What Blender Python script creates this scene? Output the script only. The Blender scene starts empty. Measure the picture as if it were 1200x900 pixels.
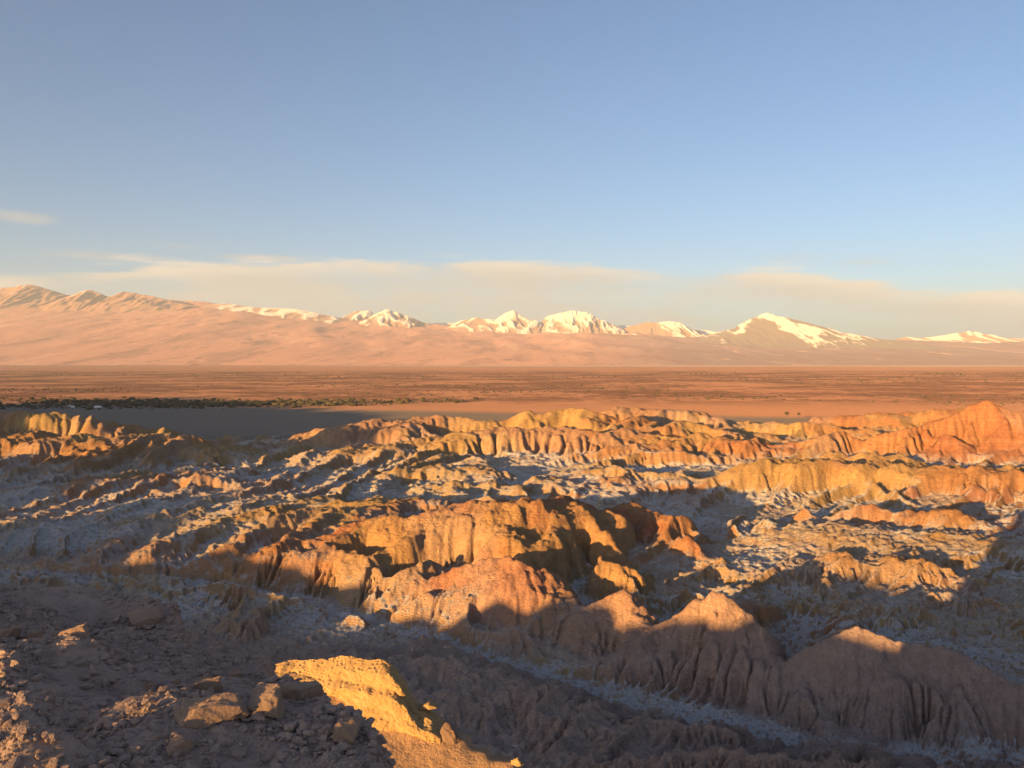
import bpy, math, random
import numpy as np
from mathutils import Vector

SC = bpy.context.scene
COL = SC.collection
rng = np.random.default_rng(11)
random.seed(11)

# ------------------------------------------------------------------ camera
CAM_Z = 150.0          # eye height over the far plain
F = 950.0              # focal length in photo pixels (1200 wide)
HOR = 420.0            # photo row of the true horizon
cam_data = bpy.data.cameras.new('camera')
cam_data.sensor_width = 36.0
cam_data.lens = 36.0 * F / 1200.0
cam_data.shift_y = -(450.0 - HOR) / 1200.0
cam_data.clip_start = 0.5
cam_data.clip_end = 400000.0
cam = bpy.data.objects.new('camera', cam_data)
cam.location = (0, 0, CAM_Z)
cam.rotation_euler = (math.radians(90), 0, 0)
COL.objects.link(cam)
SC.camera = cam

# ------------------------------------------------------------------ light
SUN_EL = 6.0
SUN_AZ = 36.0          # the light travels this many degrees to the right of the view axis
sa, ca = math.sin(math.radians(SUN_AZ)), math.cos(math.radians(SUN_AZ))
TAN_EL = math.tan(math.radians(SUN_EL))
sun_data = bpy.data.lights.new('sun', 'SUN')
sun_data.energy = 5.0
sun_data.angle = math.radians(0.5)
sun_data.color = (1.0, 0.58, 0.18)
sun = bpy.data.objects.new('sun', sun_data)
travel = Vector((sa, ca, -TAN_EL))
sun.rotation_euler = travel.to_track_quat('-Z', 'Y').to_euler()
sun.location = (-60, -90, 220)
COL.objects.link(sun)

world = bpy.data.worlds.new('World')
SC.world = world
world.use_nodes = True
SKY_STRENGTH = 0.082
SC.view_settings.view_transform = 'Standard'
SC.view_settings.look = 'None'
SC.view_settings.gamma = 1.0
SC.view_settings.use_curve_mapping = False
SC.view_settings.exposure = 1.5
SC.cycles.use_denoising = True
SC.cycles.denoiser = 'OPENIMAGEDENOISE'
SC.cycles.denoising_prefilter = 'ACCURATE'
SC.cycles.volume_bounces = 1
SC.cycles.max_bounces = 6


def N(nt, kind, loc=None, **kw):
    n = nt.nodes.new(kind)
    for k, v in kw.items():
        if k == 'ins':
            for i, val in v.items():
                n.inputs[i].default_value = val
        else:
            setattr(n, k, v)
    return n


def math_node(nt, op, a, b=None, c=None, clamp=False):
    n = nt.nodes.new('ShaderNodeMath')
    n.operation = op
    n.use_clamp = clamp
    for i, v in enumerate((a, b, c)):
        if v is None:
            continue
        if isinstance(v, (int, float)):
            n.inputs[i].default_value = v
        else:
            nt.links.new(v, n.inputs[i])
    return n.outputs[0]


def smooth(nt, val, lo, hi, to0=0.0, to1=1.0):
    n = nt.nodes.new('ShaderNodeMapRange')
    n.interpolation_type = 'SMOOTHSTEP'
    n.inputs['From Min'].default_value = lo
    n.inputs['From Max'].default_value = hi
    n.inputs['To Min'].default_value = to0
    n.inputs['To Max'].default_value = to1
    if isinstance(val, (int, float)):
        n.inputs['Value'].default_value = val
    else:
        nt.links.new(val, n.inputs['Value'])
    return n.outputs['Result']


def mix(nt, fac, a, b, blend='MIX'):
    n = nt.nodes.new('ShaderNodeMix')
    n.data_type = 'RGBA'
    n.blend_type = blend
    for sock, v in ((n.inputs[0], fac), (n.inputs[6], a), (n.inputs[7], b)):
        if isinstance(v, (int, float)):
            sock.default_value = v
        elif isinstance(v, tuple):
            sock.default_value = v if len(v) == 4 else (*v, 1.0)
        else:
            nt.links.new(v, sock)
    return n.outputs[2]


def noise_node(nt, vec, scale, detail=4.0, rough=0.55, dist=0.0):
    n = nt.nodes.new('ShaderNodeTexNoise')
    n.inputs['Scale'].default_value = scale
    n.inputs['Detail'].default_value = detail
    n.inputs['Roughness'].default_value = rough
    n.inputs['Distortion'].default_value = dist
    nt.links.new(vec, n.inputs['Vector'])
    return n.outputs['Fac']


def mapping(nt, vec, scale=(1, 1, 1), loc=(0, 0, 0), rot=(0, 0, 0)):
    n = nt.nodes.new('ShaderNodeMapping')
    n.inputs['Scale'].default_value = scale
    n.inputs['Location'].default_value = loc
    n.inputs['Rotation'].default_value = rot
    nt.links.new(vec, n.inputs['Vector'])
    return n.outputs['Vector']


def build_world():
    nt = world.node_tree
    for n in list(nt.nodes):
        nt.nodes.remove(n)
    out = nt.nodes.new('ShaderNodeOutputWorld')
    bg = nt.nodes.new('ShaderNodeBackground')
    bg.inputs['Strength'].default_value = SKY_STRENGTH
    sky = nt.nodes.new('ShaderNodeTexSky')
    sky.sky_type = 'NISHITA'
    sky.sun_disc = False
    sky.sun_elevation = math.radians(SUN_EL)
    sky.sun_rotation = math.radians(180.0 + SUN_AZ)
    sky.altitude = 2400.0
    sky.air_density = 1.0
    sky.dust_density = 9.0
    sky.ozone_density = 2.3
    nt.links.new(bg.outputs[0], out.inputs['Surface'])
    # high thin evening cloud in the direction of the mountains, by compass bearing and elevation
    tc = nt.nodes.new('ShaderNodeTexCoord')
    sep = nt.nodes.new('ShaderNodeSeparateXYZ')
    nt.links.new(tc.outputs['Generated'], sep.inputs[0])
    x, y, z = sep.outputs
    az = math_node(nt, 'ARCTAN2', x, y)                       # 0 = view axis
    hyp = math_node(nt, 'SQRT', math_node(nt, 'ADD', math_node(nt, 'MULTIPLY', x, x), math_node(nt, 'MULTIPLY', y, y)))
    el = math_node(nt, 'ARCTAN2', z, hyp)
    comb = nt.nodes.new('ShaderNodeCombineXYZ')
    nt.links.new(az, comb.inputs[0])
    nt.links.new(math_node(nt, 'MULTIPLY', el, 7.0), comb.inputs[1])
    streak = noise_node(nt, comb.outputs[0], 4.0, 6.0, 0.55, 0.3)
    comb2 = nt.nodes.new('ShaderNodeCombineXYZ')
    nt.links.new(az, comb2.inputs[0])
    nt.links.new(math_node(nt, 'MULTIPLY', el, 2.5), comb2.inputs[1])
    blotch = noise_node(nt, comb2.outputs[0], 6.0, 5.0, 0.5, 0.5)
    # the bank's top edge bulges between the first and the last quarter of the view
    bulge = math_node(nt, 'SUBTRACT', 1.0, math_node(nt, 'POWER', math_node(nt, 'ABSOLUTE', math_node(nt, 'MULTIPLY', math_node(nt, 'ADD', az, 0.08), 1.75)), 2.0))
    top = math_node(nt, 'MULTIPLY_ADD', bulge, 0.045, 0.075)
    top = math_node(nt, 'MULTIPLY_ADD', math_node(nt, 'SUBTRACT', streak, 0.5), 0.075, top)
    body = smooth(nt, math_node(nt, 'SUBTRACT', top, el), -0.002, 0.010)
    dens = math_node(nt, 'MULTIPLY', body, smooth(nt, math_node(nt, 'MULTIPLY_ADD', streak, 0.5, math_node(nt, 'MULTIPLY', blotch, 0.6)), 0.40, 0.64, 0.32, 0.98))
    rim = math_node(nt, 'MULTIPLY', smooth(nt, math_node(nt, 'SUBTRACT', top, el), -0.006, 0.006),
                    smooth(nt, math_node(nt, 'SUBTRACT', top, el), 0.03, 0.004))
    rim = math_node(nt, 'MULTIPLY', rim, smooth(nt, streak, 0.40, 0.62))
    # loose streaks a little above the bank
    loose = math_node(nt, 'MULTIPLY', smooth(nt, streak, 0.60, 0.74), smooth(nt, el, 0.17, 0.10))
    loose = math_node(nt, 'MULTIPLY', loose, smooth(nt, el, 0.03, 0.07))
    cover = math_node(nt, 'MAXIMUM', dens, math_node(nt, 'MULTIPLY', loose, 0.5))
    for az0, el0, wa, we in ((-0.545, 0.148, 0.035, 0.007), (-0.46, 0.113, 0.07, 0.006), (-0.30, 0.118, 0.05, 0.005)):
        da = math_node(nt, 'DIVIDE', math_node(nt, 'SUBTRACT', az, az0), wa)
        de = math_node(nt, 'DIVIDE', math_node(nt, 'SUBTRACT', el, el0), we)
        r2 = math_node(nt, 'ADD', math_node(nt, 'MULTIPLY', da, da), math_node(nt, 'MULTIPLY', de, de))
        wisp = math_node(nt, 'MULTIPLY', smooth(nt, math_node(nt, 'MULTIPLY_ADD', math_node(nt, 'SUBTRACT', streak, 0.5), 5.0, r2), 1.6, 0.0), 0.55)
        cover = math_node(nt, 'MAXIMUM', cover, wisp)
    cover = math_node(nt, 'MULTIPLY', cover, smooth(nt, y, 0.1, 0.5))
    col = mix(nt, cover, sky.outputs[0], CLOUD)
    col = mix(nt, math_node(nt, 'MULTIPLY', rim, 0.8), col, CLOUD_RIM)
    nt.links.new(col, bg.inputs['Color'])


CLOUD = (2.6, 2.42, 2.08)
CLOUD_RIM = (4.2, 3.5, 2.7)
build_world()

# ------------------------------------------------------------------ helpers: noise on arrays


def _hash(ix, iy, seed):
    h = (ix.astype(np.int64) * 374761393 + iy.astype(np.int64) * 668265263 + seed * 974711) & 0x7fffffff
    h = ((h ^ (h >> 13)) * 1274126177) & 0x7fffffff
    return ((h ^ (h >> 16)) & 0xffff).astype(np.float32) / 65535.0


def vnoise(x, y, seed=0):
    ix, iy = np.floor(x), np.floor(y)
    fx, fy = (x - ix).astype(np.float32), (y - iy).astype(np.float32)
    ux, uy = fx * fx * fx * (fx * (fx * 6 - 15) + 10), fy * fy * fy * (fy * (fy * 6 - 15) + 10)
    a, b = _hash(ix, iy, seed), _hash(ix + 1, iy, seed)
    c, d = _hash(ix, iy + 1, seed), _hash(ix + 1, iy + 1, seed)
    return (a + (b - a) * ux) * (1 - uy) + (c + (d - c) * ux) * uy - 0.5


def fbm(x, y, wave, octaves=4, gain=0.5, seed=0):
    r, amp, f = 0.0, 1.0, 1.0 / wave
    for o in range(octaves):
        cs, sn = math.cos(o * 0.7 + 0.3), math.sin(o * 0.7 + 0.3)
        r = r + amp * vnoise((x * cs - y * sn) * f + 13.7 * o, (x * sn + y * cs) * f - 7.1 * o, seed + o)
        amp *= gain
        f *= 2.03
    return r


def sstep(v, lo, hi):
    q = np.clip((v - lo) / (hi - lo), 0, 1)
    return q * q * (3 - 2 * q)


def W(px, py, d):
    return ((px - 600.0) / F * d, d, CAM_Z - (py - HOR) / F * d)


def tag(o, label, cat, group=None, kind=None):
    o['label'] = label
    o['category'] = cat
    if group:
        o['group'] = group
    if kind:
        o['kind'] = kind
    return o


def mesh_obj(name, co, faces, mat, parent=None, smooth_shade=True, attrs=None):
    me = bpy.data.meshes.new(name)
    co = np.asarray(co, np.float32)
    faces = np.asarray(faces, np.int32)
    n = faces.shape[1]
    me.vertices.add(len(co))
    me.vertices.foreach_set('co', co.ravel())
    me.loops.add(faces.size)
    me.loops.foreach_set('vertex_index', faces.ravel())
    me.polygons.add(len(faces))
    me.polygons.foreach_set('loop_start', np.arange(0, faces.size, n, dtype=np.int32))
    me.polygons.foreach_set('use_smooth', np.full(len(faces), smooth_shade, dtype=bool))
    if attrs:
        for k, v in attrs.items():
            a = me.attributes.new(k, 'FLOAT', 'POINT')
            a.data.foreach_set('value', np.asarray(v, np.float32).ravel())
    me.update(calc_edges=True)
    me.validate()
    me.materials.append(mat)
    o = bpy.data.objects.new(name, me)
    COL.objects.link(o)
    if parent:
        o.parent = parent
    return o


def grid_faces(nr, nc):
    i = np.arange(nr * nc, dtype=np.int32).reshape(nr, nc)
    return np.stack([i[:-1, :-1], i[:-1, 1:], i[1:, 1:], i[1:, :-1]], -1).reshape(-1, 4)


# ------------------------------------------------------------------ materials


def new_mat(name, rough=0.95):
    m = bpy.data.materials.new(name)
    m.use_nodes = True
    nt = m.node_tree
    b = nt.nodes['Principled BSDF']
    b.inputs['Roughness'].default_value = rough
    b.inputs['Specular IOR Level'].default_value = 0.1
    b.inputs['Diffuse Roughness'].default_value = 0.8
    return m, nt, b


def bump(nt, b, height, strength, dist, prev=None):
    n = nt.nodes.new('ShaderNodeBump')
    n.inputs['Strength'].default_value = strength
    n.inputs['Distance'].default_value = dist
    nt.links.new(height, n.inputs['Height'])
    if prev is not None:
        nt.links.new(prev, n.inputs['Normal'])
    nt.links.new(n.outputs[0], b.inputs['Normal'])
    return n.outputs[0]


def rough_normals(nt, b, pos, geo, scale, amount):
    n = nt.nodes.new('ShaderNodeTexNoise')
    n.inputs['Scale'].default_value = scale
    n.inputs['Detail'].default_value = 2.0
    nt.links.new(pos, n.inputs['Vector'])
    v = nt.nodes.new('ShaderNodeVectorMath')
    v.operation = 'SUBTRACT'
    nt.links.new(n.outputs['Color'], v.inputs[0])
    v.inputs[1].default_value = (0.5, 0.5, 0.5)
    w = nt.nodes.new('ShaderNodeVectorMath')
    w.operation = 'MULTIPLY'
    nt.links.new(v.outputs[0], w.inputs[0])
    w.inputs[1].default_value = (amount, amount, 0.0)
    a = nt.nodes.new('ShaderNodeVectorMath')
    a.operation = 'ADD'
    nt.links.new(geo.outputs['Normal'], a.inputs[0])
    nt.links.new(w.outputs[0], a.inputs[1])
    z = nt.nodes.new('ShaderNodeVectorMath')
    z.operation = 'NORMALIZE'
    nt.links.new(a.outputs[0], z.inputs[0])
    nt.links.new(z.outputs[0], b.inputs['Normal'])


def attr(nt, name):
    n = nt.nodes.new('ShaderNodeAttribute')
    n.attribute_name = name
    return n.outputs['Fac']


def mat_badlands():
    m, nt, b = new_mat('badlands_clay')
    geo = nt.nodes.new('ShaderNodeNewGeometry')
    pos = geo.outputs['Position']
    salt, red, dark = attr(nt, 'salt'), attr(nt, 'red'), attr(nt, 'dark')
    n_big = noise_node(nt, pos, 0.03, 5, 0.6)
    n_mid = noise_node(nt, pos, 0.25, 6, 0.65)
    n_fine = noise_node(nt, pos, 1.6, 5, 0.7)
    tan = mix(nt, smooth(nt, n_mid, 0.3, 0.7), (0.43, 0.29, 0.13), (0.33, 0.205, 0.095))
    redc = mix(nt, smooth(nt, n_mid, 0.3, 0.7), (0.38, 0.16, 0.085), (0.29, 0.115, 0.065))
    # thin beds of the layered hills, following height
    sep = nt.nodes.new('ShaderNodeSeparateXYZ')
    nt.links.new(pos, sep.inputs[0])
    zz = math_node(nt, 'MULTIPLY_ADD', n_big, 8.0, sep.outputs[2])
    cz = nt.nodes.new('ShaderNodeCombineXYZ')
    nt.links.new(zz, cz.inputs[2])
    bed = noise_node(nt, cz.outputs[0], 0.22, 4, 0.65)
    redc = mix(nt, smooth(nt, bed, 0.46, 0.66, 0.0, 0.6), redc, (0.40, 0.225, 0.125))
    col = mix(nt, red, tan, redc)
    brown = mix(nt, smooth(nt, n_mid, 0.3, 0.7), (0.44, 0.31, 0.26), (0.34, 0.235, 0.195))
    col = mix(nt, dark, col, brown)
    saltc = mix(nt, smooth(nt, n_fine, 0.3, 0.7), (0.64, 0.605, 0.60), (0.43, 0.39, 0.38))
    nz = nt.nodes.new('ShaderNodeSeparateXYZ')
    nt.links.new(geo.outputs['Normal'], nz.inputs[0])
    gentle = smooth(nt, math_node(nt, 'MULTIPLY_ADD', math_node(nt, 'SUBTRACT', n_fine, 0.5), 0.5, nz.outputs[2]), 0.70, 0.93, 0.08, 1.0)
    sm = math_node(nt, 'MULTIPLY', salt, smooth(nt, n_mid, 0.38, 0.49, 0.25, 1.0))
    sm = math_node(nt, 'MULTIPLY', sm, gentle)
    col = mix(nt, sm, col, saltc)
    col = mix(nt, smooth(nt, n_fine, 0.52, 0.72, 0.0, 0.35), col, (0.16, 0.105, 0.075))
    col = mix(nt, attr(nt, 'silt'), col, mix(nt, n_big, (0.27, 0.215, 0.18), (0.21, 0.17, 0.145)))
    nt.links.new(col, b.inputs['Base Color'])
    h = math_node(nt, 'ADD', math_node(nt, 'MULTIPLY', n_mid, 2.2), math_node(nt, 'MULTIPLY', n_fine, 0.9))
    h = math_node(nt, 'ADD', h, math_node(nt, 'MULTIPLY', noise_node(nt, pos, 0.6, 4, 0.7, 0.0), 1.6))
    cz2 = nt.nodes.new('ShaderNodeCombineXYZ')
    nt.links.new(math_node(nt, 'MULTIPLY_ADD', n_mid, 2.0, zz), cz2.inputs[2])
    h = math_node(nt, 'ADD', h, math_node(nt, 'MULTIPLY', noise_node(nt, cz2.outputs[0], 0.9, 3, 0.6), 1.8))
    bump(nt, b, h, 1.0, 1.0)
    return m


def mat_near():
    m, nt, b = new_mat('stony_ground')
    geo = nt.nodes.new('ShaderNodeNewGeometry')
    pos = geo.outputs['Position']
    n1 = noise_node(nt, pos, 0.7, 6, 0.65)
    n2 = noise_node(nt, pos, 9.0, 5, 0.7)
    n3 = noise_node(nt, pos, 0.25, 3, 0.6)
    col = mix(nt, smooth(nt, n1, 0.3, 0.7), (0.46, 0.32, 0.255), (0.36, 0.245, 0.195))
    col = mix(nt, smooth(nt, n2, 0.5, 0.75), col, (0.40, 0.30, 0.24))
    col = mix(nt, smooth(nt, n3, 0.5, 0.7, 0, 0.5), col, (0.24, 0.14, 0.09))
    col = mix(nt, math_node(nt, 'MULTIPLY', attr(nt, 'red'), 0.9), col, mix(nt, n2, (0.44, 0.27, 0.15), (0.36, 0.21, 0.12)))
    nt.links.new(col, b.inputs['Base Color'])
    h = math_node(nt, 'ADD', math_node(nt, 'MULTIPLY', n1, 0.5), math_node(nt, 'MULTIPLY', n2, 0.06))
    bump(nt, b, h, 1.0, 1.0)
    return m


def mat_rock(name, c0, c1, c2, scale=3.0, pits=0.0, bd=0.12):
    m, nt, b = new_mat(name)
    tc = nt.nodes.new('ShaderNodeTexCoord')
    geo = nt.nodes.new('ShaderNodeNewGeometry')
    oi = nt.nodes.new('ShaderNodeObjectInfo')
    pos = geo.outputs['Position']
    n1 = noise_node(nt, pos, scale, 6, 0.65)
    n2 = noise_node(nt, pos, scale * 7, 5, 0.7)
    col = mix(nt, smooth(nt, n1, 0.3, 0.7), c0, c1)
    col = mix(nt, smooth(nt, n2, 0.55, 0.8, 0, 0.7), col, c2)
    isl = geo.outputs['Random Per Island']
    col = mix(nt, math_node(nt, 'MULTIPLY', math_node(nt, 'ADD', isl, oi.outputs['Random']), 0.28), col, c1)
    nt.links.new(col, b.inputs['Base Color'])
    h = math_node(nt, 'ADD', n1, math_node(nt, 'MULTIPLY', n2, 0.25))
    if pits:
        v = nt.nodes.new('ShaderNodeTexVoronoi')
        v.inputs['Scale'].default_value = pits
        nt.links.new(mapping(nt, pos, (1, 1, 1.9)), v.inputs['Vector'])
        h = math_node(nt, 'ADD', h, math_node(nt, 'MULTIPLY', smooth(nt, v.outputs['Distance'], 0.05, 0.6), 0.5))
    bump(nt, b, h, 0.9, bd)
    return m


def mat_plain():
    m, nt, b = new_mat('desert_plain', 1.0)
    geo = nt.nodes.new('ShaderNodeNewGeometry')
    pos = geo.outputs['Position']
    sep = nt.nodes.new('ShaderNodeSeparateXYZ')
    nt.links.new(pos, sep.inputs[0])
    ny = sep.outputs[1]
    broad = noise_node(nt, mapping(nt, pos, (0.00012, 0.00022, 0.0)), 1.0, 5, 0.6)
    scrub = noise_node(nt, mapping(nt, pos, (0.0013, 0.0016, 0.0)), 1.0, 8, 0.72)
    fine = noise_node(nt, mapping(nt, pos, (0.02, 0.008, 0.0)), 1.0, 4, 0.7)
    base = mix(nt, smooth(nt, broad, 0.35, 0.65), (0.57, 0.285, 0.16), (0.49, 0.235, 0.14))
    # belts of dry scrub
    belt = math_node(nt, 'MULTIPLY', smooth(nt, ny, 2350, 3100), smooth(nt, ny, 11500, 8000))
    sc = math_node(nt, 'MULTIPLY', smooth(nt, math_node(nt, 'ADD', math_node(nt, 'MULTIPLY', scrub, 0.7), math_node(nt, 'MULTIPLY', fine, 0.3)), 0.43, 0.54), belt)
    col = mix(nt, math_node(nt, 'MULTIPLY', sc, 0.8), base, (0.16, 0.075, 0.042))
    # grey silt flat just beyond the badlands
    silt = smooth(nt, math_node(nt, 'MULTIPLY_ADD', sep.outputs[0], 0.25, math_node(nt, 'MULTIPLY_ADD', broad, 500.0, ny)), 2560, 2380)
    col = mix(nt, silt, col, mix(nt, fine, (0.27, 0.215, 0.18), (0.21, 0.17, 0.145)))
    # pale salt edge far out
    nyb = math_node(nt, 'MULTIPLY_ADD', math_node(nt, 'SUBTRACT', broad, 0.5), 9000.0, ny)
    saltl = math_node(nt, 'MULTIPLY', smooth(nt, nyb, 13800, 15500), smooth(nt, nyb, 20500, 18000))
    saltl = math_node(nt, 'MULTIPLY', saltl, smooth(nt, sep.outputs[0], -6500, 500))
    col = mix(nt, math_node(nt, 'MULTIPLY', saltl, 0.75), col, (0.62, 0.46, 0.36))
    darkl = math_node(nt, 'MULTIPLY', smooth(nt, ny, 17500, 19500), smooth(nt, ny, 26000, 20500))
    darkl = math_node(nt, 'MULTIPLY', darkl, smooth(nt, sep.outputs[0], 2000, -4000))
    col = mix(nt, math_node(nt, 'MULTIPLY', darkl, 0.55), col, (0.16, 0.085, 0.055))
    nt.links.new(col, b.inputs['Base Color'])
    # tussocks, stones and hummocks too small to model: their faces catch the low sun
    rough_normals(nt, b, pos, geo, 0.9, PLAIN_ROUGH)
    return m


def mat_piedmont():
    m, nt, b = new_mat('piedmont_gravel', 1.0)
    geo = nt.nodes.new('ShaderNodeNewGeometry')
    pos = geo.outputs['Position']
    n1 = noise_node(nt, mapping(nt, pos, (0.0003, 0.00012, 0.0003)), 1.0, 8, 0.7)
    n2 = noise_node(nt, mapping(nt, pos, (0.0025, 0.0008, 0.001)), 1.0, 5, 0.7)
    col = mix(nt, smooth(nt, n1, 0.35, 0.65), (0.68, 0.35, 0.24), (0.58, 0.30, 0.215))
    sep = nt.nodes.new('ShaderNodeSeparateXYZ')
    nt.links.new(pos, sep.inputs[0])
    # the far right slope has haze and cloud shade painted into its colour
    right_shade = smooth(nt, math_node(nt, 'DIVIDE', sep.outputs[0], sep.outputs[1]), 0.02, 0.26)
    col = mix(nt, math_node(nt, 'MULTIPLY', right_shade, 0.8), col, (0.30, 0.22, 0.215))
    fan = noise_node(nt, mapping(nt, pos, (0.0009, 0.00022, 0.0)), 1.0, 7, 0.62, 0.8)
    col = mix(nt, smooth(nt, fan, 0.5, 0.62, 0, 0.6), col, (0.34, 0.175, 0.125))
    col = mix(nt, smooth(nt, fan, 0.42, 0.34, 0, 0.6), col, (0.74, 0.46, 0.33))
    col = mix(nt, smooth(nt, n2, 0.56, 0.66, 0, 0.5), col, (0.13, 0.075, 0.06))
    col = mix(nt, smooth(nt, n2, 0.42, 0.34, 0, 0.3), col, (0.5, 0.33, 0.24))
    nt.links.new(col, b.inputs['Base Color'])
    rough_normals(nt, b, pos, geo, 0.2, 4.5)
    return m


def mat_mountain(name, rock, snow0, snow1):
    m, nt, b = new_mat(name, 0.9)
    geo = nt.nodes.new('ShaderNodeNewGeometry')
    pos = geo.outputs['Position']
    sep = nt.nodes.new('ShaderNodeSeparateXYZ')
    nt.links.new(pos, sep.inputs[0])
    n1 = noise_node(nt, mapping(nt, pos, (0.0012, 0.0005, 0.0005)), 1.0, 7, 0.7)
    h = attr(nt, 'relief')
    v = math_node(nt, 'MULTIPLY_ADD', math_node(nt, 'SUBTRACT', n1, 0.5), 1.1, h)
    v = math_node(nt, 'MULTIPLY_ADD', attr(nt, 'gully'), -1.3, v)
    snow = smooth(nt, v, snow0, snow1)
    rc = mix(nt, n1, rock, tuple(c * 0.65 for c in rock))
    col = mix(nt, snow, rc, (0.72, 0.63, 0.585))
    nt.links.new(col, b.inputs['Base Color'])
    return m


PLAIN_ROUGH = 6.0
HAZE = 0.0000135
M_BAD = mat_badlands()
M_NEAR = mat_near()
M_STONE = mat_rock('grey_brown_stone', (0.52, 0.37, 0.30), (0.38, 0.265, 0.215), (0.58, 0.45, 0.36), 5.0)
M_BOULDER = mat_rock('pale_boulder', (0.42, 0.28, 0.20), (0.32, 0.21, 0.15), (0.24, 0.155, 0.115), 2.2, bd=0.10)
M_SHADESTONE = mat_rock('shade_toned_stone', (0.24, 0.155, 0.115), (0.17, 0.11, 0.085), (0.30, 0.20, 0.14), 2.0)  # darker stone: the shade on the boulder is put into its colour
M_SAND = mat_rock('yellow_sandstone', (0.42, 0.28, 0.14), (0.35, 0.22, 0.10), (0.27, 0.165, 0.08), 0.9, pits=3.4, bd=0.14)
M_PLAIN = mat_plain()
M_PIED = mat_piedmont()

# ------------------------------------------------------------------ the terrain sheet
# columns run along fixed bearings (x = t * y), rows at growing distance
NT, NFAR, NNEAR = 940, 1000, 360
tt = np.linspace(-0.76, 0.76, NT)


def spaced(lo, hi, n, dens):
    yy = np.exp(np.linspace(math.log(lo), math.log(hi), 6000))
    w = dens(yy)
    c = np.concatenate([[0], np.cumsum(0.5 * (w[1:] + w[:-1]) * np.diff(yy))])
    return np.interp(np.linspace(0, c[-1], n), c, yy)


Y_SPLIT = 112.0
y_far = spaced(Y_SPLIT, 2010.0, NFAR, lambda y: 1.0 / y + 130.0 / y ** 2)
y_near = spaced(2.6, Y_SPLIT, NNEAR, lambda y: np.where(y < 20, 1.0 / y, 0.42 / y))

# floor of the valleys: photo pixels with their elevation
FLOOR = [(-150, 672, 34), (0, 672, 33), (100, 678, 32.5), (200, 682, 32), (330, 700, 31.5), (450, 725, 31), (560, 765, 30.5), (640, 790, 30),
         (720, 812, 29.5), (830, 835, 29), (930, 860, 28.5), (1060, 880, 28), (1200, 884, 28), (1350, 884, 28),
         (0, 600, 39), (100, 640, 35), (250, 600, 39), (0, 575, 36), (150, 575, 37), (300, 560, 39), (-150, 600, 40),
         (300, 740, 33), (430, 770, 33), (560, 830, 31), (600, 850, 30), (650, 880, 30), (100, 760, 34), (800, 895, 32), (1000, 900, 32), (1200, 930, 34),
         (900, 720, 33), (1000, 720, 35), (1100, 760, 35), (1200, 780, 35), (1200, 700, 38), (1100, 690, 37), (900, 660, 38), (700, 670, 33), (650, 655, 33), (780, 650, 35), (900, 640, 37), (1350, 700, 40),
         (1000, 588, 34), (1200, 590, 34), (850, 592, 34), (700, 590, 36), (660, 610, 35), (700, 550, 38), (600, 540, 38), (450, 545, 37), (300, 545, 34), (100, 547, 33),
         (1000, 545, 34), (1200, 548, 34), (700, 532, 33), (900, 535, 33), (500, 532, 32), (1350, 590, 34), (-150, 545, 33),
         (280, 524, 4), (200, 510, 3), (330, 508, 1), (600, 505, 24), (900, 508, 20), (1100, 505, 22), (500, 505, 12), (-150, 510, 16), (0, 506, 14)]
fl = []
for px, py, z in FLOOR:
    d = (CAM_Z - z) * F / (py - HOR)
    fl.append(((px - 600) / F, math.log(d), z))
for t_ in (-0.8, -0.5, -0.25, 0, 0.25, 0.5, 0.8):
    for d in (1700, 2100, 2600):
        fl.append((t_, math.log(d), 2.0 if d < 2000 else 0.0))
    fl.append((t_, math.log(100), 40))
fl = np.array(fl)
_k = lambda r: r          # linear RBF: no overshoot
_S = 2.0
dm = np.hypot((fl[:, None, 0] - fl[None, :, 0]) * _S, fl[:, None, 1] - fl[None, :, 1])
w_rbf = np.linalg.solve(dm + 1e-6 * np.eye(len(fl)), fl[:, 2] - 30.0)


def floor_z(T, LY):
    z = np.full(T.shape, 30.0, np.float32)
    for (a, b_, _), w in zip(fl, w_rbf):
        z += np.float32(w) * np.hypot((T - a) * _S, LY - b_).astype(np.float32)
    return z


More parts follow.
